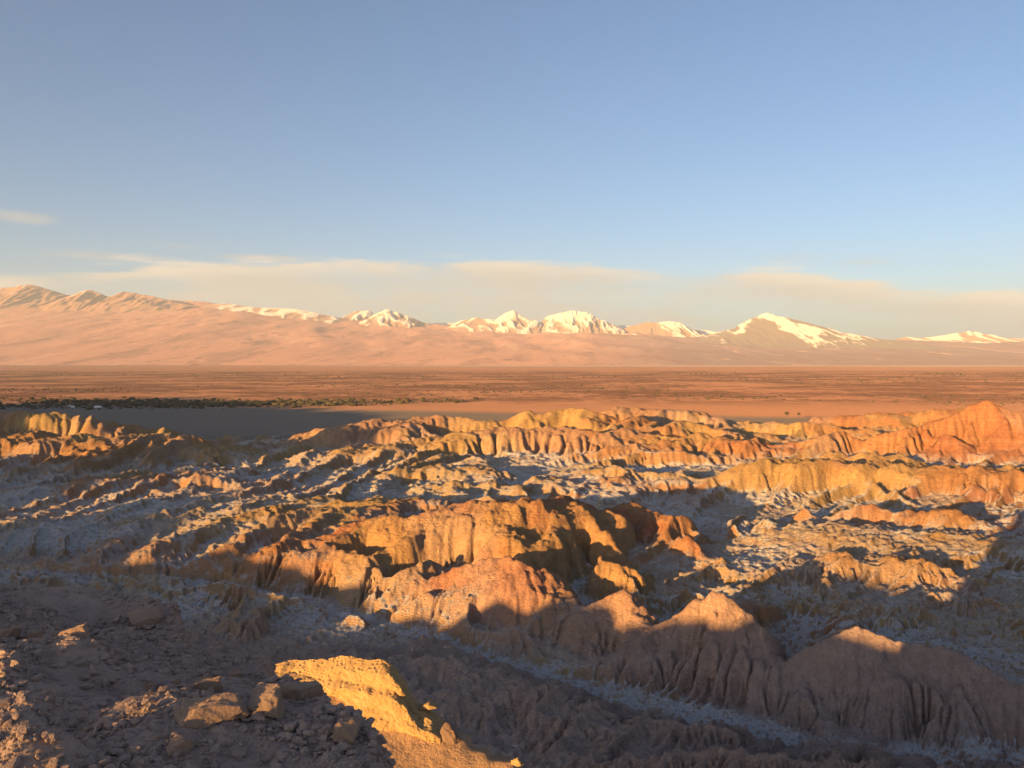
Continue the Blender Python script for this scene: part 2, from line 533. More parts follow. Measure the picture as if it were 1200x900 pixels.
# landforms: crest points as (photo x, photo y, distance), front and back half-widths, profile, redness, darkness, name
# profile p: 1 - q**p
FEATS = [
    ('F1', [(-90, 486, 1150), (0, 481, 1150), (40, 482, 1150), (80, 483, 1150), (118, 489, 1150), (136, 499, 1150)], 70, 120, 2.0, 0, 0),
    ('F2', [(-120, 512, 960), (0, 510, 960), (60, 510, 955), (110, 512, 950), (180, 511, 950), (225, 514, 950), (268, 523, 945)], 95, 80, 1.6, 0, 0),
    ('F2b', [(165, 505, 1050), (195, 503, 1050)], 30, 30, 1.5, 0, 0),
    ('F2c', [(205, 530, 890), (240, 526, 890), (265, 530, 890)], 35, 30, 2.0, .3, 0),
    ('F4', [(45, 578, 680), (100, 563, 690), (170, 560, 695), (226, 562, 690)], 42, 70, 1.5, 0.1, 0),
    ('F5', [(65, 602, 600), (150, 588, 612), (186, 585, 615)], 45, 34, 1.3, 0.1, 0),
    ('F6', [(180, 622, 520), (210, 605, 545), (235, 592, 570)], 18, 14, 1.2, 0.1, 0),
    ('T', [(150, 622, 520), (200, 610, 545), (300, 598, 560), (390, 590, 560), (450, 590, 545)], 105, 80, 1.2, 0.1, 0),
    ('S1', [(165, 650, 450), (225, 627, 490), (280, 606, 530), (330, 598, 550)], 16, 12, 1.2, 0.1, 0),
    ('S2', [(205, 668, 425), (270, 645, 450), (320, 612, 500), (375, 598, 530)], 15, 12, 1.2, 0.1, 0),
    ('S3', [(262, 676, 412), (330, 640, 450), (385, 606, 510), (400, 598, 525)], 14, 11, 1.2, 0.1, 0),
    ('S4', [(300, 692, 400), (360, 660, 425), (420, 628, 455), (440, 618, 470)], 14, 11, 1.2, 0.15, 0),
    ('S5', [(360, 702, 388), (410, 680, 400), (450, 650, 425), (475, 638, 437)], 13, 10, 1.2, 0.2, 0),
    ('S6', [(425, 708, 372), (465, 688, 385), (500, 662, 408)], 13, 10, 1.2, 0.3, 0),
    ('M4', [(400, 626, 470), (460, 607, 465), (520, 598, 460), (580, 592, 450), (628, 590, 450)], 38, 70, 1.7, 0.45, 0),
    ('M4n', [(545, 628, 432), (575, 620, 430), (600, 625, 428)], 22, 20, 1.6, 0.2, 0),
    ('M3', [(480, 690, 385), (520, 672, 380), (560, 657, 378), (600, 655, 375), (630, 670, 368), (648, 697, 360)], 32, 28, 2.0, 0.65, 0.15),
    ('C1', [(697, 714, 345), (730, 693, 345), (750, 710, 338)], 34, 22, 1.0, 0.75, 0.25),
    ('C2', [(765, 738, 322), (800, 712, 322), (835, 690, 318), (862, 700, 314), (886, 728, 306)], 36, 24, 1.15, 0.75, 0.25),
    ('C1t', [(729, 688, 344), (732, 688, 344)], 17, 14, 0.95, 0.75, 0.2),
    ('C2t', [(832, 683, 317), (838, 683, 317)], 20, 16, 0.95, 0.75, 0.2),
    ('Lt', [(1152, 458, 958), (1158, 458, 958)], 55, 50, 0.9, 0.9, 0),
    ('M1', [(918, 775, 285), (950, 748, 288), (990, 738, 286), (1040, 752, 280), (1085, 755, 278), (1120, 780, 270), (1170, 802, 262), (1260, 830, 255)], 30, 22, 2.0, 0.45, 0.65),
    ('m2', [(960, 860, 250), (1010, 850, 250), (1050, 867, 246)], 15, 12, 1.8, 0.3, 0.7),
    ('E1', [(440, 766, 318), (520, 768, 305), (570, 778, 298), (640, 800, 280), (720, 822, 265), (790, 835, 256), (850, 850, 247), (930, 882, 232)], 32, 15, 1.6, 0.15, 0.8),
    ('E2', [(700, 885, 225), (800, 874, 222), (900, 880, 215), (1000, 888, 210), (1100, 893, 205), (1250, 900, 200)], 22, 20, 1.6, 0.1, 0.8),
    ('M5', [(702, 603, 520), (722, 597, 520), (760, 593, 515)], 52, 26, 1.0, 0.75, 0),
    ('M5b', [(766, 612, 500), (784, 606, 500), (798, 622, 498)], 30, 16, 1.25, 0.75, 0),
    ('G0', [(800, 630, 525), (850, 624, 520)], 10, 9, 1.4, 0.8, 0.3),
    ('G', [(860, 611, 515), (861, 611, 515)], 9, 9, 1.05, 0.75, 0),
    ('H0', [(885, 617, 565), (925, 612, 562)], 10, 9, 1.4, 0.8, 0.3),
    ('H', [(938, 602, 560), (939, 602, 560)], 12, 11, 1.05, 0.75, 0),
    ('I1', [(975, 605, 545), (1000, 599, 545), (1022, 588, 548), (1046, 603, 545), (1070, 609, 545)], 15, 13, 1.4, 0.75, 0),
    ('I2', [(1058, 613, 530), (1085, 602, 530), (1115, 600, 528), (1140, 616, 520), (1156, 640, 500)], 27, 20, 1.35, 0.65, 0),
    ('I3', [(1160, 622, 540), (1200, 607, 540), (1270, 600, 540)], 16, 14, 1.3, 0.5, 0),
    ('J', [(880, 648, 455), (960, 624, 490), (1040, 620, 500), (1110, 625, 490)], 100, 45, 1.15, 0.25, 0),
    ('J2', [(925, 662, 430), (965, 654, 432), (988, 664, 425)], 24, 16, 1.3, 0.45, 0),
    ('J3', [(1010, 682, 410), (1040, 664, 415), (1085, 664, 412), (1120, 678, 405), (1165, 694, 400)], 28, 16, 1.3, 0.4, 0),
    ('J4', [(770, 692, 398), (830, 668, 425), (880, 650, 450), (908, 630, 490)], 14, 12, 1.2, 0.3, 0),
    ('J5', [(690, 660, 450), (740, 650, 462), (790, 638, 480)], 16, 12, 1.2, 0.45, 0),
    ('K', [(712, 587, 640), (740, 573, 660), (800, 564, 690), (832, 561, 700), (880, 546, 710), (930, 543, 712), (978, 541, 712), (992, 555, 690), (1015, 546, 705), (1060, 548, 690), (1140, 551, 680), (1260, 556, 680)], 30, 90, 1.9, 0.15, 0),
    ('K2', [(1068, 569, 652), (1069, 569, 652)], 10, 8, 1.0, 0.6, 0.2),
    ('K3', [(1140, 577, 640), (1183, 568, 642), (1230, 575, 640)], 12, 8, 1.1, 0.6, 0.2),
    ('N1', [(455, 524, 940), (520, 511, 945), (560, 506, 950), (610, 501, 950), (650, 501, 950), (700, 507, 945), (740, 503, 960), (790, 508, 950), (850, 514, 940), (900, 518, 930)], 75, 70, 1.5, 0.1, 0),
    ('N2', [(580, 497, 1150), (610, 486, 1150), (648, 473, 1150), (690, 477, 1150), (722, 483, 1140)], 75, 90, 1.4, 0.1, 0),
    ('N2d', [(690, 484, 1380), (760, 478, 1380), (820, 484, 1380), (860, 493, 1380)], 70, 110, 2.0, 0.1, 0.2),
    ('N3', [(740, 506, 1030), (790, 494, 1040), (835, 489, 1040), (862, 498, 1030)], 50, 60, 1.5, 0.1, 0),
    ('N4', [(850, 502, 1150), (900, 496, 1150), (935, 493, 1150), (1000, 500, 1150)], 35, 60, 1.6, 0, 0),
    ('N5', [(540, 497, 1120), (560, 490, 1130), (585, 484, 1140)], 25, 50, 1.4, 0.1, 0),
    ('L1', [(790, 526, 925), (880, 522, 920), (940, 514, 925), (990, 508, 930), (1030, 502, 930), (1062, 496, 925), (1090, 496, 920)], 42, 55, 1.5, 0.75, 0),
    ('L', [(1090, 490, 950), (1125, 476, 960), (1155, 463, 962), (1183, 474, 955), (1215, 480, 950), (1300, 492, 940)], 80, 80, 1.0, 0.85, 0),
    ('L2', [(1070, 533, 868), (1130, 526, 872), (1200, 531, 868), (1260, 536, 865)], 32, 30, 1.4, 0.5, 0.1),
    ('Lb', [(1010, 488, 1300), (1080, 482, 1300), (1130, 480, 1300)], 60, 100, 1.8, 0.3, 0),
    ('mb', [(975, 535, 820), (1030, 529, 822), (1068, 543, 810)], 30, 22, 1.8, 0.2, 0.1),
    ('Q', [(440, 567, 695), (470, 549, 732), (510, 548, 738), (556, 551, 732)], 46, 46, 1.4, 0.1, 0),
    ('Q2', [(362, 592, 600), (400, 572, 650), (442, 565, 682)], 30, 26, 1.4, 0.1, 0),
    ('Q3', [(592, 574, 680), (620, 560, 692), (662, 559, 692)], 36, 32, 1.5, 0.45, 0),
    ('Q4', [(655, 559, 720), (690, 551, 732), (734, 554, 727)], 34, 42, 1.6, 0.2, 0),
    ('Q5', [(488, 574, 655), (530, 566, 662), (570, 569, 660)], 28, 22, 1.5, 0, 0),
    ('R', [(335, 524, 1050), (380, 505, 1080), (430, 496, 1110), (480, 491, 1130), (530, 489, 1150)], 95, 120, 1.6, 0.2, 0.35),
    ('R2', [(270, 548, 880), (330, 540, 880), (400, 529, 900), (455, 521, 920)], 55, 40, 1.6, 0.2, 0.3),
]
NAMES = {
    'F1': ('hill', 'long sunlit yellow hill at the edge of the grey plain, at the far left', 'hill', 'structure'),
    'F2': ('hill', 'broad sunlit yellow hill with a grey right end, below the first one at the left edge', 'hill', 'structure'),
    'F4': ('hill', 'low lens-shaped sunlit rise on the shaded slope below the yellow hills on the left', 'hill', 'structure'),
    'M4': ('hill', 'rounded hill with a bright yellow steep face and orange streaked left flank in the centre', 'hill', 'structure'),
    'M3': ('mound', 'orange rounded mound with fluted dark base directly below the yellow faced hill', 'mound', None),
    'C1': ('cone_hill', 'small reddish cone hill with lit tip beside the pale dry wash, left of the larger cone', 'cone hill', None),
    'C2': ('cone_hill', 'large reddish cone hill with lit upper half and fluted foot beside the wash', 'cone hill', None),
    'M1': ('mound', 'big brown mound in shade with only its top glowing, at the lower right', 'mound', None),
    'm2': ('mound', 'small smooth brown mound at the foot of the big shaded mound, beside the dry wash', 'mound', None),
    'E1': ('ridge', 'long brown fluted ridge in shade running along the near side of the dry wash', 'ridge', 'structure'),
    'E2': ('ridge', 'pale brown eroded ridge along the bottom edge at the right', 'ridge', 'structure'),
    'M5': ('butte', 'orange butte with a flat yellow cap and spreading skirts right of the centre', 'butte', None),
    'M5b': ('knob', 'yellow topped rock knob leaning on the right shoulder of the flat capped butte', 'rock knob', None),
    'G': ('pinnacle', 'tiny orange pinnacle at the end of a dark low ridge, nearest the flat capped butte', 'pinnacle', None),
    'H': ('pinnacle', 'tiny orange pyramid at the end of a dark low ridge before the blue-grey flat', 'pinnacle', None),
    'I1': ('knoll', 'orange rounded knoll with small side knobs standing before the blue-grey flat', 'knoll', None),
    'I2': ('knoll', 'wide orange knoll with grooved flank, right of the knoll with side knobs', 'knoll', None),
    'K': ('cliff', 'long golden cliff with a level top behind the blue-grey flat', 'cliff', 'structure'),
    'K2': ('pinnacle', 'small dark red point standing at the foot of the golden cliff', 'pinnacle', None),
    'N1': ('ridge', 'long sunlit yellow ridge with dark hollows across the middle distance', 'ridge', 'structure'),
    'N2': ('hill', 'highest yellow hill with a rough crest behind the long sunlit ridge', 'hill', 'structure'),
    'N2d': ('hill', 'smooth grey hill in shade at the border of the plain, right of the highest yellow hill', 'hill', 'structure'),
    'L': ('butte', 'tall red pyramid butte with layered grooved sides at the right edge', 'butte', None),
    'L1': ('ridge', 'red fluted ridge with pale triangular spurs running left from the pyramid butte', 'ridge', 'structure'),
    'R': ('hill', 'dull brown craggy hill in shade beside the grey flat plain, left of centre', 'hill', 'structure'),
    'Q': ('hill', 'low pale hill with sunlit flat top just below the long yellow ridge, left of centre', 'hill', 'structure'),
    'J3': ('ridge', 'short orange crested ridge with dark gullies above the big shaded mound', 'ridge', 'structure'),
}


def seg_field(X, Y, pts):
    """distance to a polyline, signed side (+1 in front, towards the viewer) and the crest height at the nearest point"""
    best = np.full(X.shape, 1e9, np.float32)
    cz = np.zeros(X.shape, np.float32)
    side = np.ones(X.shape, np.float32)
    for (x0, y0, z0), (x1, y1, z1) in zip(pts[:-1], pts[1:]):
        dx, dy = x1 - x0, y1 - y0
        L2 = dx * dx + dy * dy + 1e-9
        s = np.clip(((X - x0) * dx + (Y - y0) * dy) / L2, 0, 1)
        ex, ey = X - (x0 + s * dx), Y - (y0 + s * dy)
        dd = np.hypot(ex, ey)
        m = dd < best
        best = np.where(m, dd, best)
        cz = np.where(m, z0 + s * (z1 - z0), cz)
        # viewer side: nearer to the camera than the crest on this bearing; soft across the ends
        cr = (dy * ex - dx * ey) / math.sqrt(L2)
        if dx < 0:
            cr = -cr
        side = np.where(m, cr / np.maximum(dd, 1e-3), side)
    return best, side, cz


def build_base(T, Yg):
    X = (T * Yg).astype(np.float32)
    Y = Yg.astype(np.float32)
    B = floor_z(T.astype(np.float32), np.log(Y))
    B = np.where(Y > 1550, B * (1 - sstep(Y, 1550, 1900)), B).astype(np.float32)
    # wander the coordinates a little so that no outline is drawn with a ruler
    sc = np.clip(Y / 500, 0.5, 2.2)
    XW = X + (fbm(X, Y, 38, 3, 0.5, 3) * 14 * sc).astype(np.float32)
    YW = Y + (fbm(X, Y, 38, 3, 0.5, 9) * 14 * sc).astype(np.float32)
    H = np.zeros(X.shape, np.float32)
    RED = np.full(X.shape, 0.05, np.float32)
    DARK = np.zeros(X.shape, np.float32)
    ID = np.full(X.shape, -1, np.int16)
    wsum = np.full(X.shape, 1e-3, np.float32)
    CAPM = np.zeros(X.shape, np.float32)
    ls = np.clip(Y / 450, 0.45, 1.8)
    LOBE = np.clip(1 + 1.5 * fbm(X / Y * 450, np.log(Y) * 450, 24, 3, 0.5, 19) , 0.45, 1.7).astype(np.float32)
    for k, (nm, pp, wf, wb, p, red, dark) in enumerate(FEATS):
        pts = [W(*q) for q in pp]
        wmax = max(wf, wb) * 2.9 + 25
        xs = [q[0] for q in pts]
        ys = [q[1] for q in pts]
        r0, r1 = np.searchsorted(Yg[:, 0], [min(ys) - wmax, max(ys) + wmax])
        if r1 <= r0:
            continue
        sl = slice(max(r0 - 1, 0), r1 + 1)
        tl = min((x - wmax) / (y + (wmax if x < wmax else -wmax)) for x, y in zip(xs, ys))
        tr = max((x + wmax) / (y - (wmax if x > -wmax else -wmax)) for x, y in zip(xs, ys))
        c0, c1 = np.searchsorted(T[0], [tl - 0.02, tr + 0.02])
        sc_ = slice(max(c0 - 1, 0), c1 + 1)
        tight = nm in ('G', 'H', 'G0', 'H0', 'C1t', 'C2t', 'Lt', 'K2', 'K3', 'I1', 'I2', 'M5', 'M5b', 'C1', 'C2', 'L', 'S1', 'S2', 'S3', 'S4', 'S5', 'S6', 'F6', 'J4', 'J5')
        wk = 0.3 if tight else 1.0
        xx, yy = X[sl, sc_] + wk * (XW[sl, sc_] - X[sl, sc_]), Y[sl, sc_] + wk * (YW[sl, sc_] - Y[sl, sc_])
        if xx.size == 0:
            continue
        dd, side, cz = seg_field(xx, yy, pts)
        keep_ = nm in ('M1', 'C1', 'C2', 'M3', 'm2', 'G', 'H', 'G0', 'H0', 'K', 'K2', 'K3', 'L1', 'L', 'Lt', 'C1t', 'C2t', 'M5', 'M5b', 'I1')
        wdt = (wb + (wf - wb) * sstep(side, -0.6, 0.6)) * (0.95 if nm in ('C1', 'C2', 'M3', 'M1') else 1.15 if keep_ else 1.75)
        wdt = wdt * (LOBE[sl, sc_] if not tight else 1 + 0.5 * (LOBE[sl, sc_] - 1))
        p = p if keep_ else 0.9 + 0.55 * (p - 1)
        q = np.clip(dd / wdt, 0, 1)
        prof = 1 - q ** p
        if p > 1.0:
            prof = prof * (1 - 0.25 * q)
        if nm in ('G', 'H', 'K2'):
            cz = cz + (12.0 if nm != 'K2' else 4.0)
        if nm[0] == 'S' or nm in ('J2', 'J3', 'I1', 'I2', 'M5', 'M5b'):
            cz = cz + 3.0
        h = np.maximum(cz + 1.5 - B[sl, sc_], 0) * prof
        cur = H[sl, sc_]
        up = h > cur
        ID[sl, sc_] = np.where(up & (h > 1.2), k, ID[sl, sc_])
        H[sl, sc_] = np.maximum(cur, h)
        CAPM[sl, sc_] = np.where(up, (sstep(prof, 0.25, 0.5) * 1.7 if nm[0] == 'S' else sstep(prof, 0.30, 0.52) if nm in ('M3', 'M4', 'C1', 'C2', 'M1') else sstep(prof, 0.58, 0.80)) * (0.95 if nm in ('M1', 'C1', 'C2', 'M3', 'M4', 'm2', 'G', 'H', 'K2') else 0.3 if nm in ('L', 'L1', 'Lt', 'E1', 'E2') else 0.75), CAPM[sl, sc_])
        wgt = np.clip(h, 0, None) ** 2
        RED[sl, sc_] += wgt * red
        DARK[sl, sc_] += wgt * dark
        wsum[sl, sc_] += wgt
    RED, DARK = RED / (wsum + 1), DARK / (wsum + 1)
    return X, Y, B, H, RED, DARK, ID, CAPM


def blur(a, n=1):
    for _ in range(n):
        p = np.pad(a, 1, mode='edge')
        a = (p[1:-1, :-2] + p[1:-1, 2:] + p[:-2, 1:-1] + p[2:, 1:-1] + 2 * p[1:-1, 1:-1]) / 6
    return a


def box(a, rr, rc):
    """wide smooth average: three running means each way"""
    for _ in range(3):
        for ax, r in ((0, rr), (1, rc)):
            p = np.pad(a, [(r + 1, r) if i == ax else (0, 0) for i in (0, 1)], mode='edge').cumsum(axis=ax, dtype=np.float64)
            n = a.shape[ax]
            hi = np.take(p, np.arange(2 * r + 1, 2 * r + 1 + n), axis=ax)
            lo = np.take(p, np.arange(0, n), axis=ax)
            a = ((hi - lo) / (2 * r + 1)).astype(np.float32)
    return a


DIRS = [(-1, -1), (-1, 0), (-1, 1), (0, -1), (0, 1), (1, -1), (1, 0), (1, 1)]


def erode(Z, X, Y, iters, K, D, A=None, mexp=0.5, hard=0.0):
    """running water: flow is handed to lower neighbours step by step and cuts in proportion to its size and slope"""
    nr, nc = Z.shape
    Z = Z.astype(np.float32)
    dist = []
    Xp, Yp = np.pad(X, 1, mode='reflect', reflect_type='odd'), np.pad(Y, 1, mode='reflect', reflect_type='odd')
    for dr, dc in DIRS:
        dist.append((1.0 / np.hypot(Xp[1 + dr:1 + dr + nr, 1 + dc:1 + dc + nc] - X, Yp[1 + dr:1 + dr + nr, 1 + dc:1 + dc + nc] - Y)).astype(np.float32))
    if A is None:
        A = np.ones_like(Z)
    Kf = (K * np.maximum(Y, 430.0) / 400.0 * np.clip(1 + 2.2 * fbm(X, Y, 90, 3, 0.6, 77), 0.25, 2) * (1 - hard)).astype(np.float32)
    for it in range(iters):
        Zp = np.pad(Z, 1, mode='edge')
        Ws, tot = [], np.full_like(Z, 1e-9)
        smax = np.zeros_like(Z)
        zmin = np.full_like(Z, 1e9)
        for k, (dr, dc) in enumerate(DIRS):
            zn = Zp[1 + dr:1 + dr + nr, 1 + dc:1 + dc + nc]
            s = np.maximum(Z - zn, 0) * dist[k]
            np.maximum(smax, s, out=smax)
            np.minimum(zmin, zn, out=zmin)
            s = s * s * np.sqrt(s)
            tot += s
            Ws.append(s)
        An = np.ones_like(Z)
        q = A / tot
        for k, (dr, dc) in enumerate(DIRS):
            f = q * Ws[k]
            r0, r1 = max(0, -dr), nr - max(0, dr)
            c0, c1 = max(0, -dc), nc - max(0, dc)
            An[r0 + dr:r1 + dr, c0 + dc:c1 + dc] += f[r0:r1, c0:c1]
        A = np.minimum(An, 4000)
        dz = np.minimum(Kf * A ** mexp * np.minimum(smax, 1.5), 0.45 * np.maximum(Z - zmin, 0))
        Z = Z - dz
        pit = zmin > Z
        Z = np.where(pit, Z + 0.6 * (zmin - Z), Z)
        Zp = np.pad(Z, 1, mode='edge')
        Z = Z + D * (0.25 * (Zp[:-2, 1:-1] + Zp[2:, 1:-1] + Zp[1:-1, :-2] + Zp[1:-1, 2:]) - Z)
    return Z, A


def upsample(a, rows, cols):
    """a on every second row and column (plus the last) back to the full grid"""
    fr, fc = np.arange(rows) * (a.shape[0] - 1) / (rows - 1), np.arange(cols) * (a.shape[1] - 1) / (cols - 1)
    r0, c0 = np.minimum(fr.astype(int), a.shape[0] - 2), np.minimum(fc.astype(int), a.shape[1] - 2)
    wr, wc = (fr - r0)[:, None].astype(np.float32), (fc - c0)[None].astype(np.float32)
    top = a[r0][:, c0] * (1 - wc) + a[r0][:, c0 + 1] * wc
    bot = a[r0 + 1][:, c0] * (1 - wc) + a[r0 + 1][:, c0 + 1] * wc
    return top * (1 - wr) + bot * wr


# --- the camera hill: a stony top, a broken rim and a spur on its right
def top_drop(x, y):
    return 2.45 + 0.128 * y + 0.1 * (x + 5.0)


RIM_PX = [(-260, 690), (0, 688), (60, 687), (110, 692), (150, 702), (185, 711), (192, 725), (240, 749), (275, 757), (287, 780), (312, 786), (378, 808), (386, 830), (412, 848), (420, 890), (470, 1010), (640, 1400)]
rim = []
for px, py in RIM_PX:
    a, b_ = (px - 600) / F, (py - HOR) / F
    d = (2.45 + 0.5) / (b_ - 0.128 - 0.1 * a)
    rim.append((a * d, d))
rim = np.array(rim)
rim[0, 0] = -11.5
POLY = np.vstack([rim, [[3.0, -4], [2, -60], [-15, -60], [-14.0, 5.0]]])
SHOULDER_PX = [(470, 850, 43.8), (420, 880, 41.8), (560, 890, 41.8)]
_p = np.array([W(*q) for q in SHOULDER_PX])
_nrm = np.cross(_p[1] - _p[0], _p[2] - _p[0])
SH = (-_nrm[0] / _nrm[2], -_nrm[1] / _nrm[2])
SH0 = _p[0]
_sh = [W(*q) for q in [(345, 812, 47), (430, 838, 46.5), (525, 866, 43.5), (610, 893, 41), (650, 905, 39)]]
SH_POLY = np.array([(q[0], q[1]) for q in _sh] + [(0.5, 26), (-2, 14), (-7, 14), (-10.5, 34), (-12.5, 45.5)])


def poly_sd(X, Y, P):
    """signed distance to a polygon, negative inside"""
    best = np.full(X.shape, 1e9, np.float32)
    ins = np.zeros(X.shape, bool)
    n = len(P)
    for i in range(n):
        (x0, y0), (x1, y1) = P[i], P[(i + 1) % n]
        dx, dy = x1 - x0, y1 - y0
        s = np.clip(((X - x0) * dx + (Y - y0) * dy) / (dx * dx + dy * dy + 1e-9), 0, 1)
        best = np.minimum(best, np.hypot(X - x0 - s * dx, Y - y0 - s * dy))
        if dy != 0:
            ins ^= ((y0 > Y) != (y1 > Y)) & (X < (x1 - x0) * (Y - y0) / dy + x0)
    return np.where(ins, -best, best)


HUMPS = []
for px, py, hh_, hr in [(12, 800, .24, .5), (45, 832, .20, .3), (8, 840, .2, .35), (62, 893, .28, .35), (20, 903, .26, .3), (95, 775, .30, .5), (235, 830, .08, .4)]:
    a, b_ = (px - 600) / F, (py - HOR) / F
    d = 2.95 / (b_ - 0.128 - 0.1 * a)
    HUMPS.append((a * d, d, hh_, hr))


def near_height(X, Y):
    """height of the camera hill and its spur (very low elsewhere)"""
    jx = fbm(X, Y, 1.6, 3, 0.55, 31) * 0.5
    jy = fbm(X, Y, 1.6, 3, 0.55, 37) * 0.5
    sd = poly_sd(X + jx, Y + jy, POLY)
    s = np.maximum(sd, 0)
    top = np.clip(CAM_Z - top_drop(X, Y), CAM_Z - 8, CAM_Z - 2.9)
    for hx, hy, hh_, hr in HUMPS:
        top = top + hh_ * np.exp(-((X - hx) ** 2 + (Y - hy) ** 2) / hr ** 2)
    rough = fbm(X, Y, 2.4, 5, 0.55, 41)
    z = top + rough * 0.42 - 0.9 * sstep(s, 0.0, 0.5) - 0.85 * s - 0.95 * np.maximum(s - 1.5, 0) + fbm(X, Y, 9.0, 4, 0.5, 43) * np.clip(s, 0, 4) * 0.3
    # spur
    sp = SH0[2] + SH[0] * (X - SH0[0]) + SH[1] * (Y - SH0[1])
    sd2 = poly_sd(X + jx * 2, Y + jy * 2, SH_POLY)
    out = np.maximum(sd2, 0)
    sp = sp + fbm(X, Y, 5.0, 5, 0.5, 51) * 0.45 - 0.35 * np.minimum(out, 2) - 3.2 * np.maximum(out - 1, 0) + fbm(X, Y, 6.0, 4, 0.5, 53) * np.clip(out, 0, 4) * 0.6
    return np.maximum(z, sp), sd, (sp > z) & (out < 3)


def ribs(X, Y):
    """tilted beds cropping out as long ribs: a gentle back, then a short steep break on the right"""
    cx, cy = X / Y * 480, 480 * np.log(Y)
    wx = cx + fbm(cx, cy, 190, 3, 0.45, 141) * 60
    wy = cy + fbm(cx, cy, 190, 3, 0.45, 145) * 60
    c, s_ = math.cos(math.radians(31)), math.sin(math.radians(31))
    across, along = wx * c - wy * s_, wx * s_ + wy * c
    out = 0
    for per, amp, sd in ((27.0, 4.2, 147), (11.5, 2.6, 151), (5.0, 1.0, 157)):
        p = across / per + fbm(across * 0.5, along * 0.22, 26 * per / 11.5, 3, 0.5, sd) * 1.5
        f = p - np.floor(p)
        saw = np.where(f < 0.74, f / 0.74, (1 - f) / 0.26)
        saw = saw - 0.22 * np.sin(saw * math.pi) ** 2
        m = sstep(fbm(across * 0.6, along * 0.35, 60, 3, 0.5, sd + 3), -0.22, 0.16)
        out = out + (saw - 0.5) * amp * 1.25 * (0.25 + 0.75 * m)
    return out * np.clip(Y / 480, 0.6, 1.9)


def make_terrain():
    T2, Y2 = np.meshgrid(tt[::2], y_far[::2])
    X, Y, B, H, RED, DARK, ID, CAP = build_base(T2, Y2)
    CAP = blur(CAP, 3)
    H = blur(H, 2)
    H = np.maximum(H, (0.3 + 0.32 * sstep(Y, 360, 460)) * box(H, 13, 11))
    H = blur(H, 2)
    fade = 1 - sstep(Y, 1450, 1750)
    z = B + H
    rough = fbm(X, Y, 60, 3, 0.5, 101) * 4.0 + fbm(X, Y, 14, 3, 0.55, 111) * 0.8
    z += rough * (0.45 + 0.55 * sstep(H, 0.5, 6)) * fade
    scc = np.clip(Y / 400, 0.3, 2.5)
    z += fbm(X / Y * 400, np.log(Y) * 400, 4.0, 2, 0.6, 115) * 0.9 * scc * fade
    z += ribs(X, Y) * fade * (0.45 + 0.55 * sstep(H, 0.5, 6)) * (1 - 0.55 * np.clip(CAP, 0, 1))
    hill, _, _ = near_height(X, Y)
    z = np.where(Y < 260, np.maximum(z, hill), z)
    dwc, _, _ = seg_field(X + fbm(X, Y, 30, 3, 0.5, 211) * 12, Y + fbm(X, Y, 30, 3, 0.5, 213) * 12, [W(px, py, (CAM_Z - zz_) * F / (py - HOR)) for px, py, zz_ in FLOOR[:14]])
    z = np.minimum(z, B - 0.6 + np.maximum(dwc - 5.0, 0) * 0.75)
    Zc, A = erode(z, X, Y, ITERS_COARSE, K_COARSE, 0.012, hard=CAP)
    dZ = upsample(Zc, NFAR, NT)
    A = upsample(A, NFAR, NT)
    T1, Y1 = np.meshgrid(tt, y_far)
    X1, Y1 = (T1 * Y1).astype(np.float32), Y1.astype(np.float32)
    fade1 = 1 - sstep(Y1, 1450, 1750)
    sc = np.clip(Y1 / 400, 0.3, 2.5)
    z = dZ + fbm(X1 / Y1 * 400, np.log(Y1) * 400, 2.4, 3, 0.6, 121) * 1.0 * sc * fade1
    Zf, A = erode(z, X1, Y1, ITERS_FINE, K_FINE, 0.005, A * 0.3, hard=0.9 * np.clip(upsample(CAP, NFAR, NT), 0, 1))
    cr = 0.25 - np.abs(fbm(X1 / Y1 * 420, np.log(Y1) * 420, 7.0, 4, 0.6, 135))
    cp = np.clip(upsample(CAP, NFAR, NT), 0, 1)
    big = 0.25 - np.abs(fbm(X1 / Y1 * 420, np.log(Y1) * 420, 15.0, 3, 0.55, 137))
    farther = sstep(Y1, 380, 500)
    Zf = Zf + (cr * (1.8 - 0.8 * farther) * (1 - 0.35 * cp) + big * (2.6 - 1.8 * farther) * sstep(upsample(H, NFAR, NT), 4, 14)) * sc * fade1
    # crests and edges weather sharper than a smooth mound
    Zf = Zf + (0.7 - 0.25 * farther) * np.clip(Zf - box(Zf, 3, 3), -1.5 * sc, 1.5 * sc) * fade1
    Zf = Zf + fbm(X1 / Y1 * 400, np.log(Y1) * 400, 1.6, 2, 0.6, 131) * 0.30 * sc * fade1
    Hf, Bf = upsample(H, NFAR, NT), upsample(B, NFAR, NT)
    up = lambda a: upsample(a, NFAR, NT)
    ii = np.clip(np.round(np.arange(NFAR) * (ID.shape[0] - 1) / (NFAR - 1)).astype(int), 0, ID.shape[0] - 1)
    jj = np.clip(np.round(np.arange(NT) * (ID.shape[1] - 1) / (NT - 1)).astype(int), 0, ID.shape[1] - 1)
    IDf = ID[ii][:, jj]
    return X1, Y1, Zf, A, Hf, Bf, up(RED), up(DARK), IDf


ITERS_COARSE, K_COARSE = 80, 0.004
ITERS_FINE, K_FINE = 140, 0.008
XF, YF, ZF, AF, HF, BF, REDF, DARKF, IDF = make_terrain()
rel = ZF - BF
SALT = (1 - sstep(rel + fbm(XF, YF, 25, 4, 0.55, 201) * 9, 3.5, 17.0)) * (0.55 + 0.45 * sstep(fbm(XF, YF, 45, 4, 0.6, 205), -0.15, 0.2))
SALT = np.maximum(SALT, 0.9 * sstep(np.log(AF + 1), 4.2, 6.5) * (1 - sstep(rel, 3, 9)))
